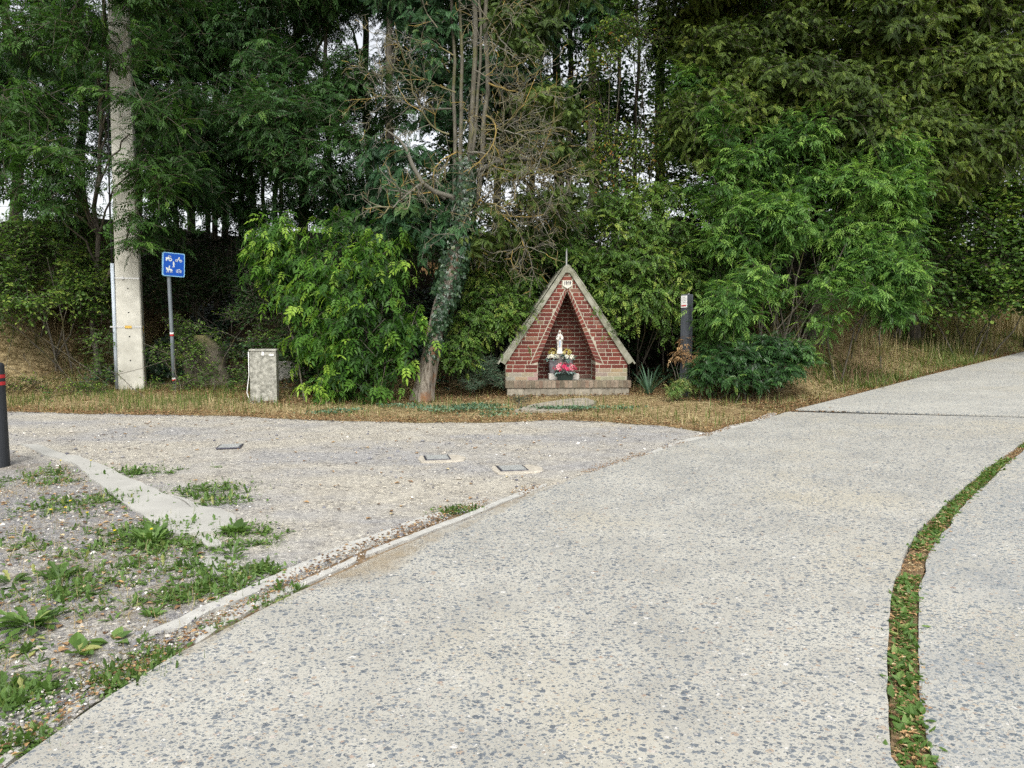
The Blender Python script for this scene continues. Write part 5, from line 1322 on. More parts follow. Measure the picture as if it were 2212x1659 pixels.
# meter box
M['box'] = mat_plain("blotched cast concrete", (.36, .355, .31), .95, .5, 14, bmp=.9, col2=(.12, .12, .10), detail=9)
BB = gbase(573, 866)
mbx = thing("meter_box", "small upright concrete meter box with blotched grey faces beside the bright green shrub", "utility box", BB, R(10))
b = MB(); b.box(-.215, .215, -.14, .14, -.1, .845); b.build("body", M['box'], mbx, bevel=.008)
b = MB(); b.box(-.222, .222, -.15, .15, .848, .885); b.build("lid", M['box'], mbx, bevel=.006)
b = MB(); b.box(-.02, .02, -.146, -.139, .78, .84); b.build("label_tag", M['white'], mbx)
b = MB(); b.box(.1, .18, -.146, -.139, .775, .80); b.build("label_tag", M['white'], mbx)
b = MB(); b.tube([(-.235, -.1, .84), (-.235, -.1, .45), (-.26, -.12, .25), (-.27, -.13, .15), (-.235, -.12, .05), (-.24, -.14, -.02)], .008, 6); b.build("cable", M['white'], mbx, smooth=True)
o = thing("wall_stub", "low broken piece of concrete wall behind the meter box", "wall", gbase(628, 815), R(5))
b = MB(); b.prism([(-.3, -.2), (.3, -.2), (.28, .22), (.15, .32), (-.3, .33)], 0, .25); b.build("block", M['box'], o, bevel=.02)

# the old slab in the ivy
g = np.random.default_rng(5); OB = xybase(*P(445, 800, 14.4)[:2])
vs = []; nU, nV = 22, 26
front = []
for jv in range(nV):
    for iu in range(nU):
        a = iu / (nU - 1) * 2 - 1; z = jv / (nV - 1)
        wz = .45 * (1 - .10 * z - 1.6 * max(0, z - .72) ** 1.1 + .10 * math.sin(z * 5 + a * 2))
        bul = .14 * (1 - a * a) ** .5 * (1 - .6 * max(0, z - .8) / .2 * .8)
        x = a * wz; zz = z * 1.15 * (1 - .10 * a * a - .10 * a * z)
        front.append((x + .03 * (vnoise(x, zz, 0, 4) - .5), -bul + .10 * (vnoise(x, zz, 3, 3) - .5) + .05 * (vnoise(x, zz, 5, 9) - .5), zz - .15))
back = [(x, .22, z) for x, y, z in front]
F_ = [(j_ * nU + i_, j_ * nU + i_ + 1, (j_ + 1) * nU + i_ + 1, (j_ + 1) * nU + i_) for j_ in range(nV - 1) for i_ in range(nU - 1)]
nF = len(front)
ring = [i_ for i_ in range(nU)] + [j_ * nU + nU - 1 for j_ in range(1, nV)] + [(nV - 1) * nU + i_ for i_ in range(nU - 2, -1, -1)] + [j_ * nU for j_ in range(nV - 2, 0, -1)]
F_ += [tuple(q + nF for q in f[::-1]) for f in F_] + [(ring[(k + 1) % len(ring)], ring[k], ring[k] + nF, ring[(k + 1) % len(ring)] + nF) for k in range(len(ring))]
def mat_boulder():
    m, nt, bs = nodes_of("mossy stone")
    p = ocoord(nt); f = noise(nt, p, 5, 6, .65)
    c = mixc(nt, mapr(nt, f, .3, .7), (.07, .062, .045), (.17, .15, .11))
    sx = nt.nodes.new("ShaderNodeSeparateXYZ"); L(nt, p, sx.inputs[0])
    mo = math_(nt, 'ADD', sx.outputs[2], math_(nt, 'MULTIPLY', noise(nt, p, 4, 4, .6), .5))
    c = mixc(nt, mapr(nt, mo, .98, 1.3, 0, .7), c, (.13, .12, .03))
    L(nt, c, bs.inputs["Base Color"]); bs.inputs["Roughness"].default_value = 1; bump(nt, bs, f, .5, .03); return m
M['boulder'] = mat_boulder()
b = MB(); b.add(front + back, F_); o = b.build("boulder", M['boulder'], None, smooth=True); o.location = OB
tag(o, "weathered brown standing stone with yellow moss on top half hidden in ivy behind the sign", "stone")

# posts
M['postblack'] = mat_plain("weathered black recycled plastic", (.028, .031, .036), .55, .4, 5, bmp=.1, stretch=(1, 1, .2), col2=(.018, .02, .024))
M['postgrey'] = mat_plain("weathered dark grey post", (.09, .10, .115), .6, .35, 6, bmp=.15, stretch=(1, 1, .15), col2=(.035, .04, .048))
QB = xybase(*P(1481, 830, 12.6)[:2])
qh = float(P(1481, 636, 12.6)[2] - QB[2])
q = thing("square_post", "dark grey square post with a small white notice plate near its top", "post", QB, R(36))
b = MB(); b.box(-.075, .075, -.075, .075, -.2, qh); b.build("post", M['postgrey'], q, bevel=.008)
b = MB()
b.box(-.083, -.0755, -.066, .066, qh - .235, qh - .025)
pn = b.build("notice_plate", M['white'], q, bevel=.002)
b = MB(); b.box(-.0845, -.0825, -.055, .055, qh - .212, qh - .188); b.build("red_bar", M['red'], pn)
b = MB()
for k, (y0, y1) in enumerate(((-.03, .03), (-.05, .045), (-.045, .05), (-.05, .02))): b.box(-.0843, -.0825, y0, y1, qh - .055 - .03 * k, qh - .047 - .03 * k)
b.build("print", M['grey_metal'], pn)
b = MB(); b.lathe([(.012, qh), (.012, qh + .012), (.006, qh + .016)], 8, .02, -.02); b.build("screw_cap", M['strap'], q)

LB = G(-4, 1010); LB = (LB[0], LB[1], float(gz(LB[0], LB[1])))
lh = (1008 - 779) / F * LB[1] * 1.0
bo = thing("bollard", "black round bollard with two red bands at the left edge of the picture", "bollard", LB)
b = MB(); b.lathe([(.104, -.2), (.102, 0), (.094, lh - .16), (.093, lh - .03), (.082, lh - .006), (.05, lh)], 28); b.build("post", M['postblack'], bo, smooth=False, bevel=.004)
for z in (lh - .155, lh - .225):
    b = MB(); b.lathe([(.0965, z), (.0965, z + .035)], 28); b.build("red_band", M['red'], bo)

# covers in the gravel
M['pad'] = mat_plain('dusty pad concrete', (.42, .385, .32), .95, .3, 12, bmp=.3)
M['iron'] = mat_plain("worn iron", (.075, .075, .095), .5, .4, 25, metal=.4, bmp=.3)
for (u0, v0), sx, lb, pad in (((497, 966), .26, "square iron cover half sunk in the gravel on the left of the lot", 0), ((944, 991), .27, "dark iron cover on a pale concrete pad in the middle of the gravel", 1), ((1106, 1014), .28, "iron cover framed in pale concrete close to the road kerb", 1)):
    c = G(u0, v0); z = float(gz(c[0], c[1]))
    o = thing("access_cover", lb, "cover", (c[0], c[1], z), R(12), "iron covers in the gravel lot")
    if pad:
        pc = MB(); ox = .12
        pts_ = [(-sx * .5 - .06 + .02 * math.sin(k), y) for k, y in enumerate((-.2, -.05, .12))] ; ring_ = [(-.18, -.2), (.05, -.24), (.26, -.2), (.31, -.02), (.24, .16), (.0, .2), (-.17, .17), (-.2, .0)]; pc.add([(x, y, z_) for z_ in (-.04, .010) for x, y in ring_], [tuple(range(8, 16)), tuple(range(7, -1, -1))] + [(k, (k + 1) % 8, 8 + (k + 1) % 8, 8 + k) for k in range(8)]); pc.build("concrete_pad", M['pad'], o, bevel=.008)
    b = MB(); b.box(-sx / 2, sx / 2, -.14, .14, .0, .016); b.build("frame", M['iron'], o, bevel=.004)
    b = MB()
    b.box(-sx / 2 + .02, sx / 2 - .02, -.12, .12, .014, .020)
    for k in range(5): b.box(-sx / 2 + .03, sx / 2 - .03, -.10 + k * .045, -.085 + k * .045, .020, .024)
    b.build("lid", M['grey_metal'], o)

# ------------------------------------------------------------------ flowers in the shrine
M['petal_pink'] = mat_leaf("pink petal", [(0, (.50, .035, .10)), (.5, (.68, .08, .17)), (.8, (.76, .30, .36)), (1, (.82, .60, .60))], .25, .6, .2, 1.)
M['petal_white'] = mat_leaf("white petal", [(0, (.55, .52, .42)), (.6, (.76, .74, .66)), (1, (.82, .80, .74))], .25, .6, .2, 1.)
M['petal_yellow'] = mat_leaf("yellowish petal", [(0, (.30, .26, .09)), (.4, (.52, .42, .10)), (.7, (.62, .58, .36)), (1, (.76, .74, .60))], .25, .6, .2, 1.)
M['silk'] = mat_leaf("grey green artificial leaf", [(0, (.03, .06, .05)), (.5, (.09, .15, .13)), (1, (.19, .27, .25))], .1, .4, .3)
rose_parts = []
for k in range(5): rose_parts.append(leaflet(0, 0, k * 2 * math.pi / 5, 1, .9, -.35, .1))
for k in range(4): rose_parts.append(leaflet(0, 0, .5 + k * 2 * math.pi / 4, .6, .6, -.5, .15))
LF['bloom'] = join(rose_parts)
def blooms(cen, n, s, mat_key, seed, rad, tint=(.5, .28), parent=None, name="blossoms"):
    g = np.random.default_rng(seed)
    q = nrm(g.normal(size=(n, 3))); q[:, 2] = np.abs(q[:, 2]) * .8; q[:, 1] -= .35; q = nrm(q)
    p = np.array(cen) + q * np.array(rad) * g.uniform(.75, 1.0, n)[:, None]
    D = nrm(np.cross(q, g.normal(size=(n, 3))))
    a = place(LF['bloom'], p, D, q, g.uniform(.8, 1.15, n) * s, np.clip(g.normal(tint[0], tint[1], n), 0, 1))
    a2 = np.clip(a[2] + np.tile(g.normal(0, .15, len(LF['bloom'][0])), n), 0, 1)
    return mesh_obj(name, a[0], a[1], M[mat_key], parent, attrs={'tint': a2}, local=True)
def leaves(cen, n, s, seed, rad, parent, down=-.2):
    g = np.random.default_rng(seed); a = g.uniform(0, 6.283, n)
    D = np.stack([np.cos(a), np.sin(a), g.normal(down, .25, n)], -1)
    p = np.array(cen) + D * np.array(rad) * g.uniform(.4, .9, n)[:, None]
    r_ = place(LF['oval'], p, D, np.stack([0 * a, 0 * a - .3, 0 * a + 1], -1), g.uniform(.7, 1.2, n) * s, np.clip(g.normal(.5, .25, n), 0, 1))
    mesh_obj("leaves", r_[0], r_[1], M['silk'], parent, attrs={'tint': r_[2]}, local=True)
pk = thing("flower_pot", "dark green pot of pink flowers in front of the statue on the shrine floor", "flower pot", in_shrine(-.02, .10, 0), ROT)
b = MB()
for z0, z1, w0, w1, d0, d1 in ((0, .115, .13, .155, .06, .075), (.108, .128, .162, .165, .082, .084)):
    b.add([(-w0, -d0, z0), (w0, -d0, z0), (w0, d0, z0), (-w0, d0, z0), (-w1, -d1, z1), (w1, -d1, z1), (w1, d1, z1), (-w1, d1, z1)], [(0, 3, 2, 1), (4, 5, 6, 7), (0, 1, 5, 4), (1, 2, 6, 5), (2, 3, 7, 6), (3, 0, 4, 7)])
b.build("pot", M['pot_green'], pk, bevel=.006)
blooms((0, .0, .20), 38, .047, 'petal_pink', 201, (.215, .09, .115), (.58, .32), pk)
leaves((0, -.01, .16), 34, .085, 202, (.18, .10, .10), pk)
for sx, lb, sd in ((-.225, "grey ribbed pot of white and cream flowers left of the statue", 210), (.06, "grey ribbed pot of white and yellow flowers right of the statue", 220)):
    o = thing("flower_pot", lb, "flower pot", in_shrine(sx + (.02 if sx > 0 else .01), .33, .117 if sx < 0 else .0), ROT)
    dz = .0 if sx < 0 else .117
    b = MB(); b.lathe([(.062, 0), (.085, .2 + dz), (.088, .225 + dz), (.092, .228 + dz), (.092, .25 + dz), (.08, .25 + dz)], 22); b.build("pot", M['pot_grey'], o)
    blooms((0, -.02, .29 + dz), 20, .04, 'petal_white', sd, (.12, .08, .06), (.6, .25), o)
    blooms((.0 if sx < 0 else -.02, .02, .36 + dz), 16, .036, 'petal_yellow', sd + 1, (.085, .06, .10), (.5, .3), o)
    leaves((0, -.01, .30 + dz), 20, .09, sd + 2, (.11, .09, .1), o)

# ------------------------------------------------------------------ ground cover
def verge_pts(n, seed, x0, x1, d0, d1, dens=None):
    g = np.random.default_rng(seed); x = g.uniform(x0, x1, n * 3); d = g.uniform(d0, d1, n * 3)
    sl_ = np.interp(x, _xs, _sl); y = toe(x) + d * np.sqrt(1 + sl_ ** 2)
    return x, y, d
VBa = np.array(VB)
def front_y(x):      # front edge of the verge: the gravel, then the road
    fx = np.r_[VBa[:, 0], [p[0] for p in LE2]]; fy = np.r_[VBa[:, 1], [p[1] for p in LE2]]
    o = np.argsort(fx); return np.interp(x, fx[o], fy[o])
def scatter(n, seed, x0, x1, back=3.2, fn=None, front=0.):
    """points on the verge between its front edge and `back` metres up the bank, accepted by fn(x,y,d,t)"""
    g = np.random.default_rng(seed); x = g.uniform(x0, x1, n)
    y0 = front_y(x) + front; y1 = toe(x) + back * np.sqrt(1 + np.interp(x, _xs, _sl) ** 2)
    y = y0 + (y1 - y0) * g.random(n)
    w = (y1 - y0) / (y1 - y0).max()
    keep = g.random(n) < w
    x, y = x[keep], y[keep]; d = bank_d(x, y); dist = y - front_y(x)
    if fn is not None:
        k = g.random(len(x)) < fn(x, y, d, dist); x, y, d, dist = x[k], y[k], d[k], dist[k]
    ok = ~((np.abs(x - CHX) < 1.2) & (y > CHY - .2) & (y < CHY + 1.2))
    return x[ok], y[ok], d[ok], dist[ok]
def blades(name, x, y, l0, l1, lean, tpl, mname, seed, t0, tv, label=None, flat=0., tint=None, dz=-.01):
    g = np.random.default_rng(seed); n = len(x); a = g.uniform(0, 6.283, n); ln = lean * g.uniform(.3, 1.4, n)
    D = np.stack([np.cos(a) * ln, np.sin(a) * ln, np.ones(n) * (1 - flat)], -1)
    nn = np.stack([-np.cos(a), -np.sin(a), np.full(n, .5)], -1) * -1
    nn[:, 2] = .8
    p = np.stack([x, y, gz(x, y) + dz], -1)
    t = np.clip((t0 if tint is None else tint) + g.normal(size=n) * tv, 0, 1)
    arr = place(LF[tpl], p, D, nn, g.uniform(l0, l1, n), t)
    o = mesh_obj(name, arr[0], arr[1], M[mname], None, attrs={'tint': arr[2]}); tag(o, label, None, None, 'stuff')
    return o
LF['thin'] = blade_tpl(2, .035, .3)
LF['wide'] = blade_tpl(2, .075, .4)
LF['mow'] = blade_tpl(2, .06, .45)
def greenness(x, y):
    g = .2 + .7 * (vnoise(x, y, s=.8, o=3) - .35) + .7 * np.exp(-((x + 8.6) / 1.6) ** 2) * np.exp(-((y - 12.2) / 1.2) ** 2) + .5 * np.exp(-((x + 6) / 1.4) ** 2)
    g += .5 * ss(8.5, 10.5, x) * (vnoise(x, y, s=1.1, o=8) > .45)
    return np.clip(g, 0.02, .9)
def cover(x, y, d, dist):
    base = .35 + .65 * ss(.0, .5, dist)
    sparse = 1 - .55 * np.exp(-((x - .2) / 3.2) ** 2)        # thinner, littered ground in front of the shrubs
    shade = np.where((x > -8.3) & (x < 5.), 1 - ss(.1, 1.0, d), 1 - .75 * ss(2.6, 3.6, d))
    return base * sparse * shade * np.clip(2.6 * vnoise(x, y, s=1.7, o=1) - .55, .08, 1.3)
x, y, d, dist = scatter(150000, 301, -13, 16, 3.6, lambda x, y, d, s: cover(x, y, d, s) * (1 - .6 * greenness(x, y)))
blades("dry_grass", x, y, .06, .16, 1.3, 'wide', 'straw', 302, .55, .22, flat=.5)
x, y, d, dist = scatter(90000, 303, -13, 16, 3.6, lambda x, y, d, s: cover(x, y, d, s) * greenness(x, y) * .9)
blades("green_grass", x, y, .06, .18, .6, 'wide', 'grass', 304, .45, .25)
# thatch lying flat
x, y, d, dist = scatter(110000, 305, -13, 16, 3.6, lambda x, y, d, s: .6 * (.4 + .6 * ss(0, .4, s)) * np.where((x > -8.3) & (x < 5.), 1 - .7 * ss(.2, 1.2, d), 1))
blades("dry_grass", x, y, .08, .2, 2.0, 'wide', 'straw', 306, .45, .24, flat=.88, dz=.008)
x, y, d, dist = scatter(60000, 341, -14, -8.2, 4.2, lambda x, y, d, s: .2 + .8 * ss(.35, .6, vnoise(x, y, s=1.5, o=21)))
blades("dry_grass", x, y, .08, .24, 1.7, 'wide', 'straw', 342, .38, .25, flat=.6, dz=.005)
x, y, d, dist = scatter(60000, 343, 4.6, 17, 3.8, lambda x, y, d, s: ss(.3, .9, s) * (.25 + .75 * ss(.35, .6, vnoise(x, y, s=1.5, o=22))))
blades("dry_grass", x, y, .08, .26, 1.7, 'wide', 'straw', 344, .55, .25, flat=.6, dz=.005)
x, y, d, dist = scatter(40000, 345, -14, -8.2, 4.2, lambda x, y, d, s: .8 * ss(.48, .68, vnoise(x, y, s=1.0, o=24)))
blades("green_grass", x, y, .06, .2, 1.2, 'wide', 'grass', 346, .4, .25, flat=.3)
x, y, d, dist = scatter(40000, 347, 5.5, 17, 3.6, lambda x, y, d, s: .8 * ss(.5, .68, vnoise(x, y, s=1.0, o=25)))
blades("green_grass", x, y, .06, .24, 1.2, 'wide', 'grass', 348, .5, .25, flat=.3)
# long straw at the right and at the left bank
def longfn(x, y, d, s): return np.where(x > 5, .10 + .9 * ss(9.5, 12, x), .3) * ss(.6, 1.6, s) * ss(.4, .6, vnoise(x, y, s=1.2, o=4)) * (1 - .8 * ss(2.7, 3.5, d))
x, y, d, dist = scatter(26000, 307, 5, 17, 3.4, longfn)
blades("dry_grass", x, y, .2, .5, 1.1, 'blade_long', 'straw', 308, .58, .2)
x, y, d, dist = scatter(16000, 309, 6, 17, 3.4, lambda x, y, d, s: longfn(x, y, d, s) * .9)
blades("green_grass", x, y, .2, .45, 1.0, 'blade_long', 'grass', 310, .6, .25)
x, y, d, dist = scatter(14000, 311, -13.5, -8.4, 3.6, lambda x, y, d, s: .5 * ss(.3, 1., s) * (vnoise(x, y, s=1.3, o=6) + .1))
blades("dry_grass", x, y, .12, .28, 1.6, 'blade_long', 'straw', 312, .42, .22, flat=.3)
# straw clump bending over at the right edge
g = np.random.default_rng(313)
cp = G(2190, 715); n = 420; x = cp[0] + g.normal(size=n) * .8; y = cp[1] + g.normal(size=n) * .35
blades("dry_grass", x, y, .6, 1.1, .75, 'blade_long', 'straw', 314, .62, .15)

# ivy and bramble on the shaded bank
g = np.random.default_rng(320)
x = g.uniform(-8.4, 4.5, 60000); d = g.uniform(.1, 5.0, len(x)); y = toe(x) + d * np.sqrt(1 + np.interp(x, _xs, _sl) ** 2)
k = g.random(len(x)) < ss(.35, .6, vnoise(x, y, s=1.1, o=2)) * ss(0, .6, d) * .55 * np.where(x > -2.8, .7, 1)
k &= ~((np.abs(x - CHX) < 1.3) & (y < CHY + 1.3))
x, y = x[k], y[k]; n = len(x)
p = np.stack([x, y, gz(x, y) + g.uniform(.02, .22, n)], -1)
a = g.uniform(0, 6.283, n)
arr = place(LF['ivy'], p, np.stack([np.cos(a), np.sin(a) - .3, -.5 + g.normal(size=n) * .3], -1), np.stack([g.normal(size=n) * .4, -.6 + g.normal(size=n) * .3, np.ones(n)], -1), g.uniform(.05, .09, n), np.clip(g.normal(.3, .2, n), 0, .97))
o = mesh_obj("ivy_cover", arr[0], arr[1], M['ivy'], None, attrs={'tint': arr[2]}); tag(o, kind='stuff')
# taller scrub at the foot of the bank, between pole, stone and box
fg = lobes_px([(350, 760, 14.2, .3, .25), (410, 770, 13.9, .35, .25), (400, 820, 13.6, .3, .14), (505, 740, 14.3, .35, .35), (520, 800, 13.6, .35, .25), (480, 825, 13.3, .3, .12), (330, 830, 13.7, .2, .12), (535, 690, 14.5, .4, .35), (595, 705, 13.6, .4, .3), (640, 745, 13.2, .35, .25), (560, 720, 13.7, .3, .25), (225, 730, 13.9, .4, .3), (215, 790, 13.4, .3, .25), (400, 735, 14.0, .25, .3), (470, 790, 13.7, .3, .18), (500, 680, 14.1, .22, .25), (440, 815, 13.5, .25, .12), (385, 700, 14.2, .2, .25), (430, 750, 13.85, .22, .16), (465, 720, 13.9, .16, .2), (425, 700, 14.0, .2, .1)])
shrub("bramble", "bramble and ivy scrub round the foot of the pole and the sign", "bramble", gbase(430, 838), fg, 'oval', 'hazel', 900, 7, .4, .065, 321, nst=18, spread=1.1, r0=.007, r1=.003, gap=.15, tint0=.4, tintv=.3)
shrub("bramble", "ivy tangle hanging over the top of the concrete meter box", "bramble", gbase(640, 830), lobes_px([(600, 740, 12.6, .25, .1), (640, 760, 12.7, .25, .15), (660, 790, 12.6, .22, .2), (560, 735, 12.9, .22, .1), (690, 820, 12.4, .25, .14)]), 'round', 'hazel_dark', 120, 7, .3, .08, 322, nst=8, spread=.3, r0=.006, r1=.003, tint0=.45, tintv=.25)
lbk = [(P(u, v, y), r) for u, v, y, r in ((30, 720, 12.6, .3), (90, 740, 12.5, .35), (150, 730, 12.9, .4), (200, 760, 12.7, .35), (120, 790, 12.1, .25), (225, 810, 12.6, .3), (60, 690, 13, .3), (180, 700, 13.2, .4))]
lbk = np.array([(c[0], c[1], float(gz(c[0], c[1])) + .12, r, r, .18) for c, r in lbk])
shrub("bramble", "low weedy bramble sprawling over the straw bank left of the concrete pole", "bramble", gbase(150, 790), lbk, 'oval', 'hazel', 420, 6, .3, .06, 323, nst=12, spread=.9, r0=.006, r1=.003, gap=.35, tint0=.5, tintv=.35)
# tall weed stalk at the right
wb = gbase(2070, 722); tb = TB(); wt = np.array(wb) + (.02, 0, 1.25)
tb.tube(wob(np.array(wb) - (0, 0, .05), wt, 8, .01, 3), np.linspace(.012, .004, 8), 6)
g = np.random.default_rng(330); n = 170; tz = g.uniform(.12, 1.0, n); a = g.uniform(0, 6.283, n)
p = np.array(wb) + (wt - np.array(wb)) * tz[:, None]
lf = place(LF['blade'], p, np.stack([np.cos(a), np.sin(a), g.uniform(.0, .5, n)], -1), np.stack([0 * a, 0 * a, 1 + 0 * a], -1), g.uniform(.10, .2, n) * (1.15 - .5 * tz), np.clip(g.normal(.7, .15, n), 0, 1))
wv = lf[0].copy()
grow_thing("horseweed", "tall bright green weed stalk with narrow leaves standing in the straw bank", "weed", wb, [('weed', lf)], tb, 'bark_grey')

# ------------------------------------------------------------------ small plants on the gravel, the kerb and in the joint
def rosette(label, u, v, n, l, seed, tpl='oval', mname='weed', group=None, name="weed", lean=1.2, t0=.5, w=1., blade=False):
    c = G(u, v); c = (c[0], c[1], float(gz(c[0], c[1])) + .008)
    g = np.random.default_rng(seed); a = g.uniform(0, 6.283, n)
    D = np.stack([np.cos(a) * lean * g.uniform(.5, 1.3, n), np.sin(a) * lean * g.uniform(.5, 1.3, n), g.uniform(.35, 1.1, n)], -1)
    nn = np.stack([-np.cos(a) * .6, -np.sin(a) * .6, np.ones(n)], -1)
    p = np.array(c) + np.stack([np.cos(a), np.sin(a), 0 * a], -1) * (g.random(n) * l * .35)[:, None]
    arr = place(LF[tpl], p, D, nn, g.uniform(.6, 1.2, n) * l, np.clip(g.normal(t0, .22, n), 0, 1))
    o = mesh_obj(name, arr[0], arr[1], M[mname], None, c, {'tint': arr[2]}); tag(o, label, "weed", group)
    return o
LF['dandelion'] = join([([(0, 0, 0), (.10, .2, .03), (.06, .32, .03), (.15, .5, .03), (.08, .6, .03), (.16, .8, .0), (0, 1, -.08), (-.16, .8, 0), (-.08, .6, .03), (-.15, .5, .03), (-.06, .32, .03), (-.1, .2, .03), (0, .5, 0)],
                        [(12, 0, 1), (12, 1, 2), (12, 2, 3), (12, 3, 4), (12, 4, 5), (12, 5, 6), (12, 6, 7), (12, 7, 8), (12, 8, 9), (12, 9, 10), (12, 10, 11), (12, 11, 0)])], .15)
WG = "weeds on the chippings patch"
rosette("large dark green dandelion rosette at the left edge of the chippings patch", 70, 1355, 30, .15, 401, 'dandelion', group=WG, t0=.5, lean=1.3)
rosette("broad leaved plantain with five flat leaves in the lower left corner", 170, 1415, 9, .10, 402, 'oval', group=WG, t0=.5, lean=2.4)
rosette("small broad leaved weed beside a curled brown leaf near the kerb end", 245, 1392, 6, .085, 403, 'oval', group=WG, t0=.45, lean=2.4)
rosette("dark serrated dandelion rosette in the middle of the chippings patch", 130, 1255, 26, .12, 404, 'dandelion', group=WG, t0=.3, lean=1.)
rosette("pale green mallow weed beside the lower kerb strip", 330, 1335, 15, .06, 405, 'oval', group=WG, t0=.6, lean=1.3)
rosette("dark green dandelion at the left border below the plantain row", 25, 1262, 16, .10, 406, 'dandelion', group=WG, t0=.3, lean=1.)
rosette("leafy green dock at the tip of the broken concrete strip", 510, 1152, 20, .11, 407, 'oval', group=WG, t0=.45, lean=1.2)
rosette("small green weed between the two broken concrete pieces", 500, 1200, 12, .10, 408, 'dandelion', group=WG, t0=.5, lean=.9)
rosette("light weed with pointed leaves left of the concrete strip end", 330, 1175, 30, .14, 409, 'dandelion', group=WG, t0=.5, lean=.8)
def grass_patch(pix, n, l0, l1, seed, mname='grass', lean=.8, t0=.5, tpl='thin', jx=1., name="green_grass", label=None, flat=0.):
    """small grass growing along a line of ground points"""
    g = np.random.default_rng(seed); c = np.array([G(u, v)[:2] for u, v, r in pix]); rr_ = np.array([r for *_, r in pix])
    i_ = g.integers(0, len(c), n); q = g.normal(size=(n, 2)) * .5
    return c[i_, 0] + q[:, 0] * rr_[i_], c[i_, 1] + q[:, 1] * rr_[i_]
spots = [(335, 1150, .35, 900), (300, 1180, .22, 400), (360, 1195, .3, 500), (245, 1240, .28, 380), (160, 1200, .25, 260), (110, 1290, .25, 300), (180, 1275, .2, 250), (300, 1020, .28, 330), (455, 1060, .3, 500), (490, 1085, .2, 240), (80, 1040, .35, 420), (200, 1090, .35, 420), (120, 1020, .3, 200),
         (60, 1110, .3, 220), (250, 1075, .2, 150), (520, 1250, .18, 350), (470, 1275, .18, 350), (420, 1290, .16, 250), (340, 1430, .12, 260), (290, 1460, .14, 420), (240, 1490, .12, 300), (60, 1610, .10, 380), (30, 1500, .16, 420), (15, 1535, .14, 300), (480, 1365, .07, 120), (580, 1310, .08, 160), (620, 1285, .06, 100),
         (990, 1110, .12, 140), (960, 1112, .1, 120), (1010, 1105, .1, 120), (400, 1240, .2, 200), (350, 1300, .2, 220), (440, 1180, .2, 260), (545, 1150, .2, 220), (570, 1175, .12, 120), (450, 1230, .2, 200), (560, 1235, .14, 220), (130, 1090, .25, 200), (30, 1180, .3, 160), (200, 1330, .15, 90), (20, 1410, .14, 160)]
xs_, ys_, sz = [], [], []
g = np.random.default_rng(501)
for u, v, r, n in spots:
    c = G(u, v); n = int(n * 1.05); q = g.normal(size=(n, 2)) * np.array((.62, .42)) * r
    xs_.append(c[0] + q[:, 0]); ys_.append(c[1] + q[:, 1])
x, y = np.concatenate(xs_), np.concatenate(ys_)
blades("green_grass", x, y, .03, .11, 1.5, 'thin', 'grass', 502, .45, .28, flat=.15)
k = g.random(len(x)) < .5
blades("green_grass", x[k] + g.normal(size=k.sum()) * .04, y[k] + g.normal(size=k.sum()) * .04, .03, .085, 1.8, 'mow', 'grass', 509, .4, .28, flat=.3)
k = g.random(len(x)) < .05
cxs, cys = x[k], y[k]; rp = 7
blades("weed_cover", np.repeat(cxs, rp) + g.normal(size=len(cxs) * rp) * .008, np.repeat(cys, rp) + g.normal(size=len(cxs) * rp) * .008, .03, .085, 1.7, 'dandelion', 'weed', 508, .42, .28, flat=.25, dz=.0)
k = g.random(len(x)) < .2
blades("clover_cover", x[k] + g.normal(size=k.sum()) * .05, y[k] + g.normal(size=k.sum()) * .05, .02, .045, 1.6, 'oval', 'weed', 503, .5, .22, flat=.4, dz=.015)
# straw lying about on the patch
pg = G(230, 1200)
x = g.uniform(-4.6, -1.3, 6500); y = g.uniform(2.2, 7.6, 6500)
pts_poly = np.array(pt)
def inpoly(x, y, poly):
    ins = np.zeros(len(x), bool)
    for k in range(len(poly)):
        p, q = poly[k], poly[(k + 1) % len(poly)]
        c = (p[1] > y) != (q[1] > y); ins ^= c & (x < (q[0] - p[0]) * (y - p[1]) / (q[1] - p[1] + 1e-12) + p[0])
    return ins
k = inpoly(x, y, pts_poly) & (vnoise(x, y, s=1.6, o=7) > .42); x, y = x[k], y[k]
blades("dry_grass", x, y, .05, .14, 1.8, 'thin', 'straw', 504, .4, .2, flat=.8, dz=.012)
k = g.random(len(x)) < .45
blades("dry_grass", x[k], y[k], .05, .12, .8, 'thin', 'straw', 505, .5, .2)
# weeds in the road joint
WLa, WRa = resample(np.array(WL[2:] + [WLend]), .02), resample(np.array(WR[2:] + [WRend]), .02)
m_ = min(len(WLa), len(WRa)); ta = np.linspace(0, 1, 900)
WLr = np.stack([np.interp(ta, np.linspace(0, 1, len(WLa)), WLa[:, k]) for k in (0, 1)], -1); WRr = np.stack([np.interp(ta, np.linspace(0, 1, len(WRa)), WRa[:, k]) for k in (0, 1)], -1)
def joint_pts(n, seed, nz=.42, sc=2.2):
    g = np.random.default_rng(seed); i_ = g.integers(0, 900, n); f = g.normal(.5, .27, n).clip(-.12, 1.12)[:, None]
    p = WLr[i_] * (1 - f) + WRr[i_] * f
    k = vnoise(p[:, 0], p[:, 1], s=sc, o=2.6) > nz - .3 * (np.abs(p[:, 1] - 3.0) < .5)
    return p[k, 0], p[k, 1]
x, y = joint_pts(6500, 510, .36); blades("green_grass", x, y, .025, .075, 1.2, 'thin', 'grass', 511, .35, .25, flat=.2, dz=.005)
x, y = joint_pts(3000, 512, .34); blades("clover_cover", x, y, .02, .055, 1.6, 'oval', 'weed', 513, .45, .25, flat=.45, dz=.014)
x, y = joint_pts(2600, 514, .0); blades("leaf_litter", x, y, .010, .03, 2.5, 'oval', 'litter', 515, .58, .28, flat=.9, dz=.022)
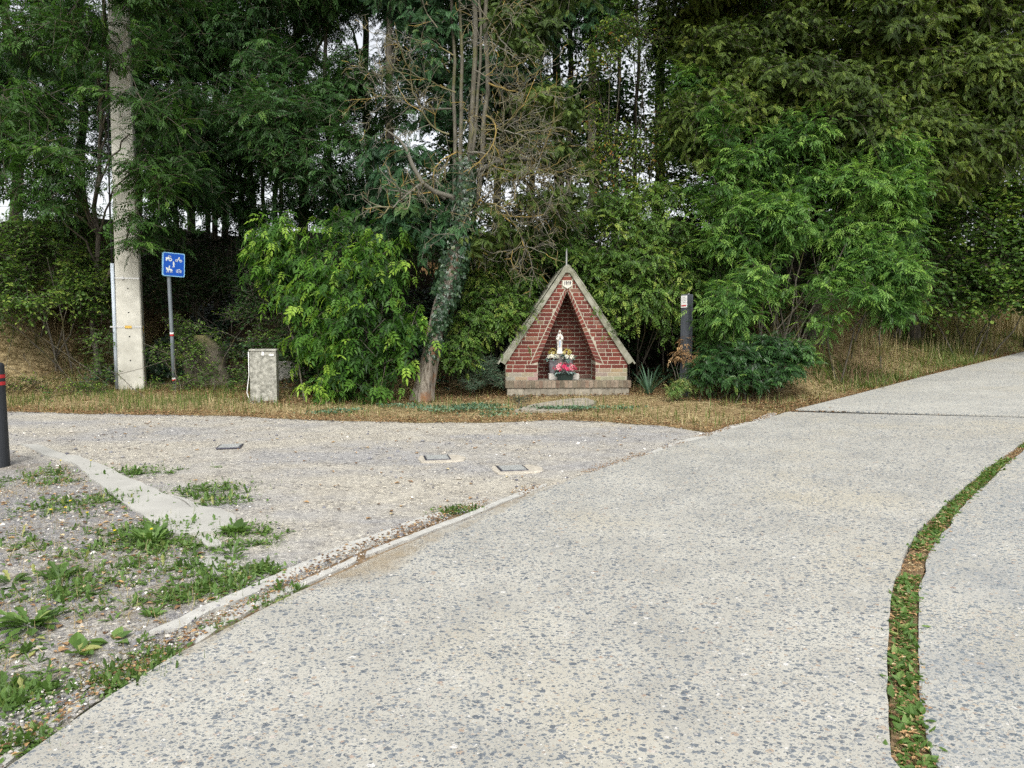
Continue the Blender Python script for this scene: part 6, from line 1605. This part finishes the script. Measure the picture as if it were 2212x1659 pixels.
x, y = joint_pts(4200, 516, .0); blades("dry_grass", x, y, .02, .08, 2.0, 'thin', 'straw', 517, .5, .25, flat=.75, dz=.015)
for k_, (u, v, s_, lb) in enumerate(((1975, 1560, .07, "jagged green weed in the road joint near the bottom edge"), (1950, 1370, .055, "flat green weed in the road joint at its bend"), (1945, 1440, .05, "small leafy weed in the road joint between two larger ones"), (1985, 1215, .06, "green weed tuft in the road joint where it turns uphill"))):
    rosette(lb, u, v, 16, s_, 520 + k_, 'dandelion', group="weeds in the road joint", t0=.5, lean=1.2)
# blue green clover in front of the shrine
g = np.random.default_rng(530); xs_, ys_ = [], []
for u, v, r, n in ((1000, 885, .35, 350), (1040, 880, .3, 300), (960, 890, .3, 150), (920, 885, .25, 110), (1075, 890, .2, 120), (1190, 885, .22, 220), (1250, 885, .25, 240), (1060, 900, .3, 100), (700, 895, .25, 120), (745, 890, .2, 100), (1330, 885, .3, 120), (870, 880, .3, 120)):
    c = G(u, v); q = g.normal(size=(n, 2)) * np.array((.7, .35)) * r; xs_.append(c[0] + q[:, 0]); ys_.append(c[1] + q[:, 1])
x, y = np.concatenate(xs_), np.concatenate(ys_)
blades("clover_cover", x, y, .022, .045, 1.3, 'round', 'bluegreen', 531, .5, .3, flat=.3, dz=.03)
# yellow flowers on the patch
M['yellow_fl'] = mat_leaf("yellow petal", [(0, (.55, .42, .02)), (1, (.72, .60, .03))], .2, .6, .2, 1.)
for k_, (u, v) in enumerate(((187, 1134), (108, 1128), (140, 1123), (325, 1172), (195, 1015), (130, 1015), (150, 1107), (246, 1175))):
    c = G(u, v); z = float(gz(c[0], c[1])); tb = TB(); tb.tube([(c[0], c[1], z), (c[0] + .01, c[1], z + .09)], .0025, 4, .5)
    t = thing("hawkweed", "small yellow flower on a thin stalk on the weedy chippings patch", "flower", (c[0], c[1], z), 0, "yellow flowers on the chippings patch")
    tb.build("stalk", M['weed'], t)
    ar = place(LF['bloom'], np.array([(c[0] + .01, c[1], z + .092)]), np.array([(1., 0, 0)]), np.array([(0, -.3, 1.)]), np.array([.012]), np.array([.5]))
    mesh_obj("blossom", ar[0], ar[1], M['yellow_fl'], t, attrs={'tint': ar[2]})

# fallen leaves and pebbles
g = np.random.default_rng(540)
kl = np.array([G(u, v)[:2] for u, v in ((0, 1655), (150, 1560), (300, 1450), (450, 1372), (560, 1310), (640, 1262), (740, 1214), (870, 1160), (980, 1115), (1100, 1080), (1250, 1036), (1390, 990), (1500, 958), (1600, 920), (1700, 893))] + [p for p in LE2[:5]])
kr = resample(kl, .02); i_ = g.integers(0, len(kr), 5200)
q = kr[i_] + g.normal(size=(5200, 2)) * np.array((.05, .045)) + np.array((-.03, .04))
k = (vnoise(q[:, 0], q[:, 1], s=2, o=9) > .36)
q = q[k]
blades("leaf_litter", q[:, 0], q[:, 1], .010, .03, 2.5, 'oval', 'litter', 541, .42, .25, flat=.92, dz=.028)
x = g.uniform(-11, 14, 9000); y = front_y(x) + np.abs(g.normal(size=9000)) * .35 - .1
blades("leaf_litter", x, y, .02, .06, 2.5, 'oval', 'litter', 542, .45, .25, flat=.9, dz=.02)
x = g.uniform(-7, 5, 9000); d_ = g.uniform(-1.6, 1.6, 9000); y = toe(x) + d_
blades("leaf_litter", x, y, .03, .08, 2.5, 'oval', 'litter', 543, .32, .22, flat=.85, dz=.02)
x = g.uniform(-6, 8, 700); y = g.uniform(2.5, 11, 700); k = inpoly(x, y, np.array(lot)); x, y = x[k], y[k]
blades("leaf_litter", x, y, .02, .06, 2.5, 'oval', 'litter', 544, .55, .25, flat=.9, dz=.01)
x = g.uniform(-4.5, -1.2, 1500); y = g.uniform(2.2, 7.5, 1500); k = inpoly(x, y, pts_poly); x, y = x[k], y[k]
blades("leaf_litter", x, y, .02, .055, 2.5, 'oval', 'litter', 545, .55, .25, flat=.88, dz=.016)
for k_, (u, v, s_, t_, lb) in enumerate(((565, 1425, 0, 0, ""),)): pass
octv = np.array([(1, 0, 0), (.35, .9, .1), (-.6, .75, 0), (-1, -.1, .1), (-.4, -.9, 0), (.6, -.8, .1), (.1, 0, .8), (0, 0, -.6)], float)
octf = np.array([(6, k, (k + 1) % 6) for k in range(6)] + [(7, (k + 1) % 6, k) for k in range(6)])
LF['pebble'] = (octv, octf)
M['pebble'] = mat_tint("pebbles", [(0, (.10, .10, .12)), (.3, (.22, .22, .23)), (.6, (.36, .33, .28)), (.85, (.46, .43, .38)), (1, (.68, .67, .63))])
def pebbles(x, y, s, seed, dz=.004):
    g = np.random.default_rng(seed); n = len(x); a = g.uniform(0, 6.283, n)
    p = np.stack([x, y, gz(x, y) + dz], -1)
    arr = place(LF['pebble'], p, np.stack([np.cos(a), np.sin(a), g.normal(size=n) * .15], -1), np.stack([g.normal(size=n) * .15, g.normal(size=n) * .15, np.ones(n)], -1), s, np.clip(g.normal(.5, .28, n), 0, 1))
    o = mesh_obj("pebbles", arr[0], arr[1], M['pebble'], None, attrs={'tint': arr[2]}); tag(o, kind='stuff')
n = 16000; x = g.uniform(-9, 7, n); y = g.uniform(2.5, 11.2, n); k = inpoly(x, y, np.array(lot)) & (vnoise(x, y, s=1.3, o=11) > g.uniform(.2, .75, n)); x, y = x[k], y[k]
pebbles(x, y, np.clip(g.lognormal(-4.85, .5, len(x)), .003, .032), 550)
ks = resample(np.array(LE[3:12]), .02); i_ = (len(ks) * g.random(2000) ** 1.3).astype(int); q = ks[i_] + np.array((-.15, .12)) + g.normal(size=(2000, 2)) * np.array((.09, .07))
pebbles(q[:, 0], q[:, 1], np.clip(g.lognormal(-5.35, .4, len(q)), .003, .014), 552, .022)
n = 9000; x = g.uniform(-4.6, -1.1, n); y = g.uniform(2., 7.6, n); k = inpoly(x, y, pts_poly); x, y = x[k], y[k]
pebbles(x, y, np.clip(g.lognormal(-5.0, .4, len(x)), .003, .02), 551, .01)
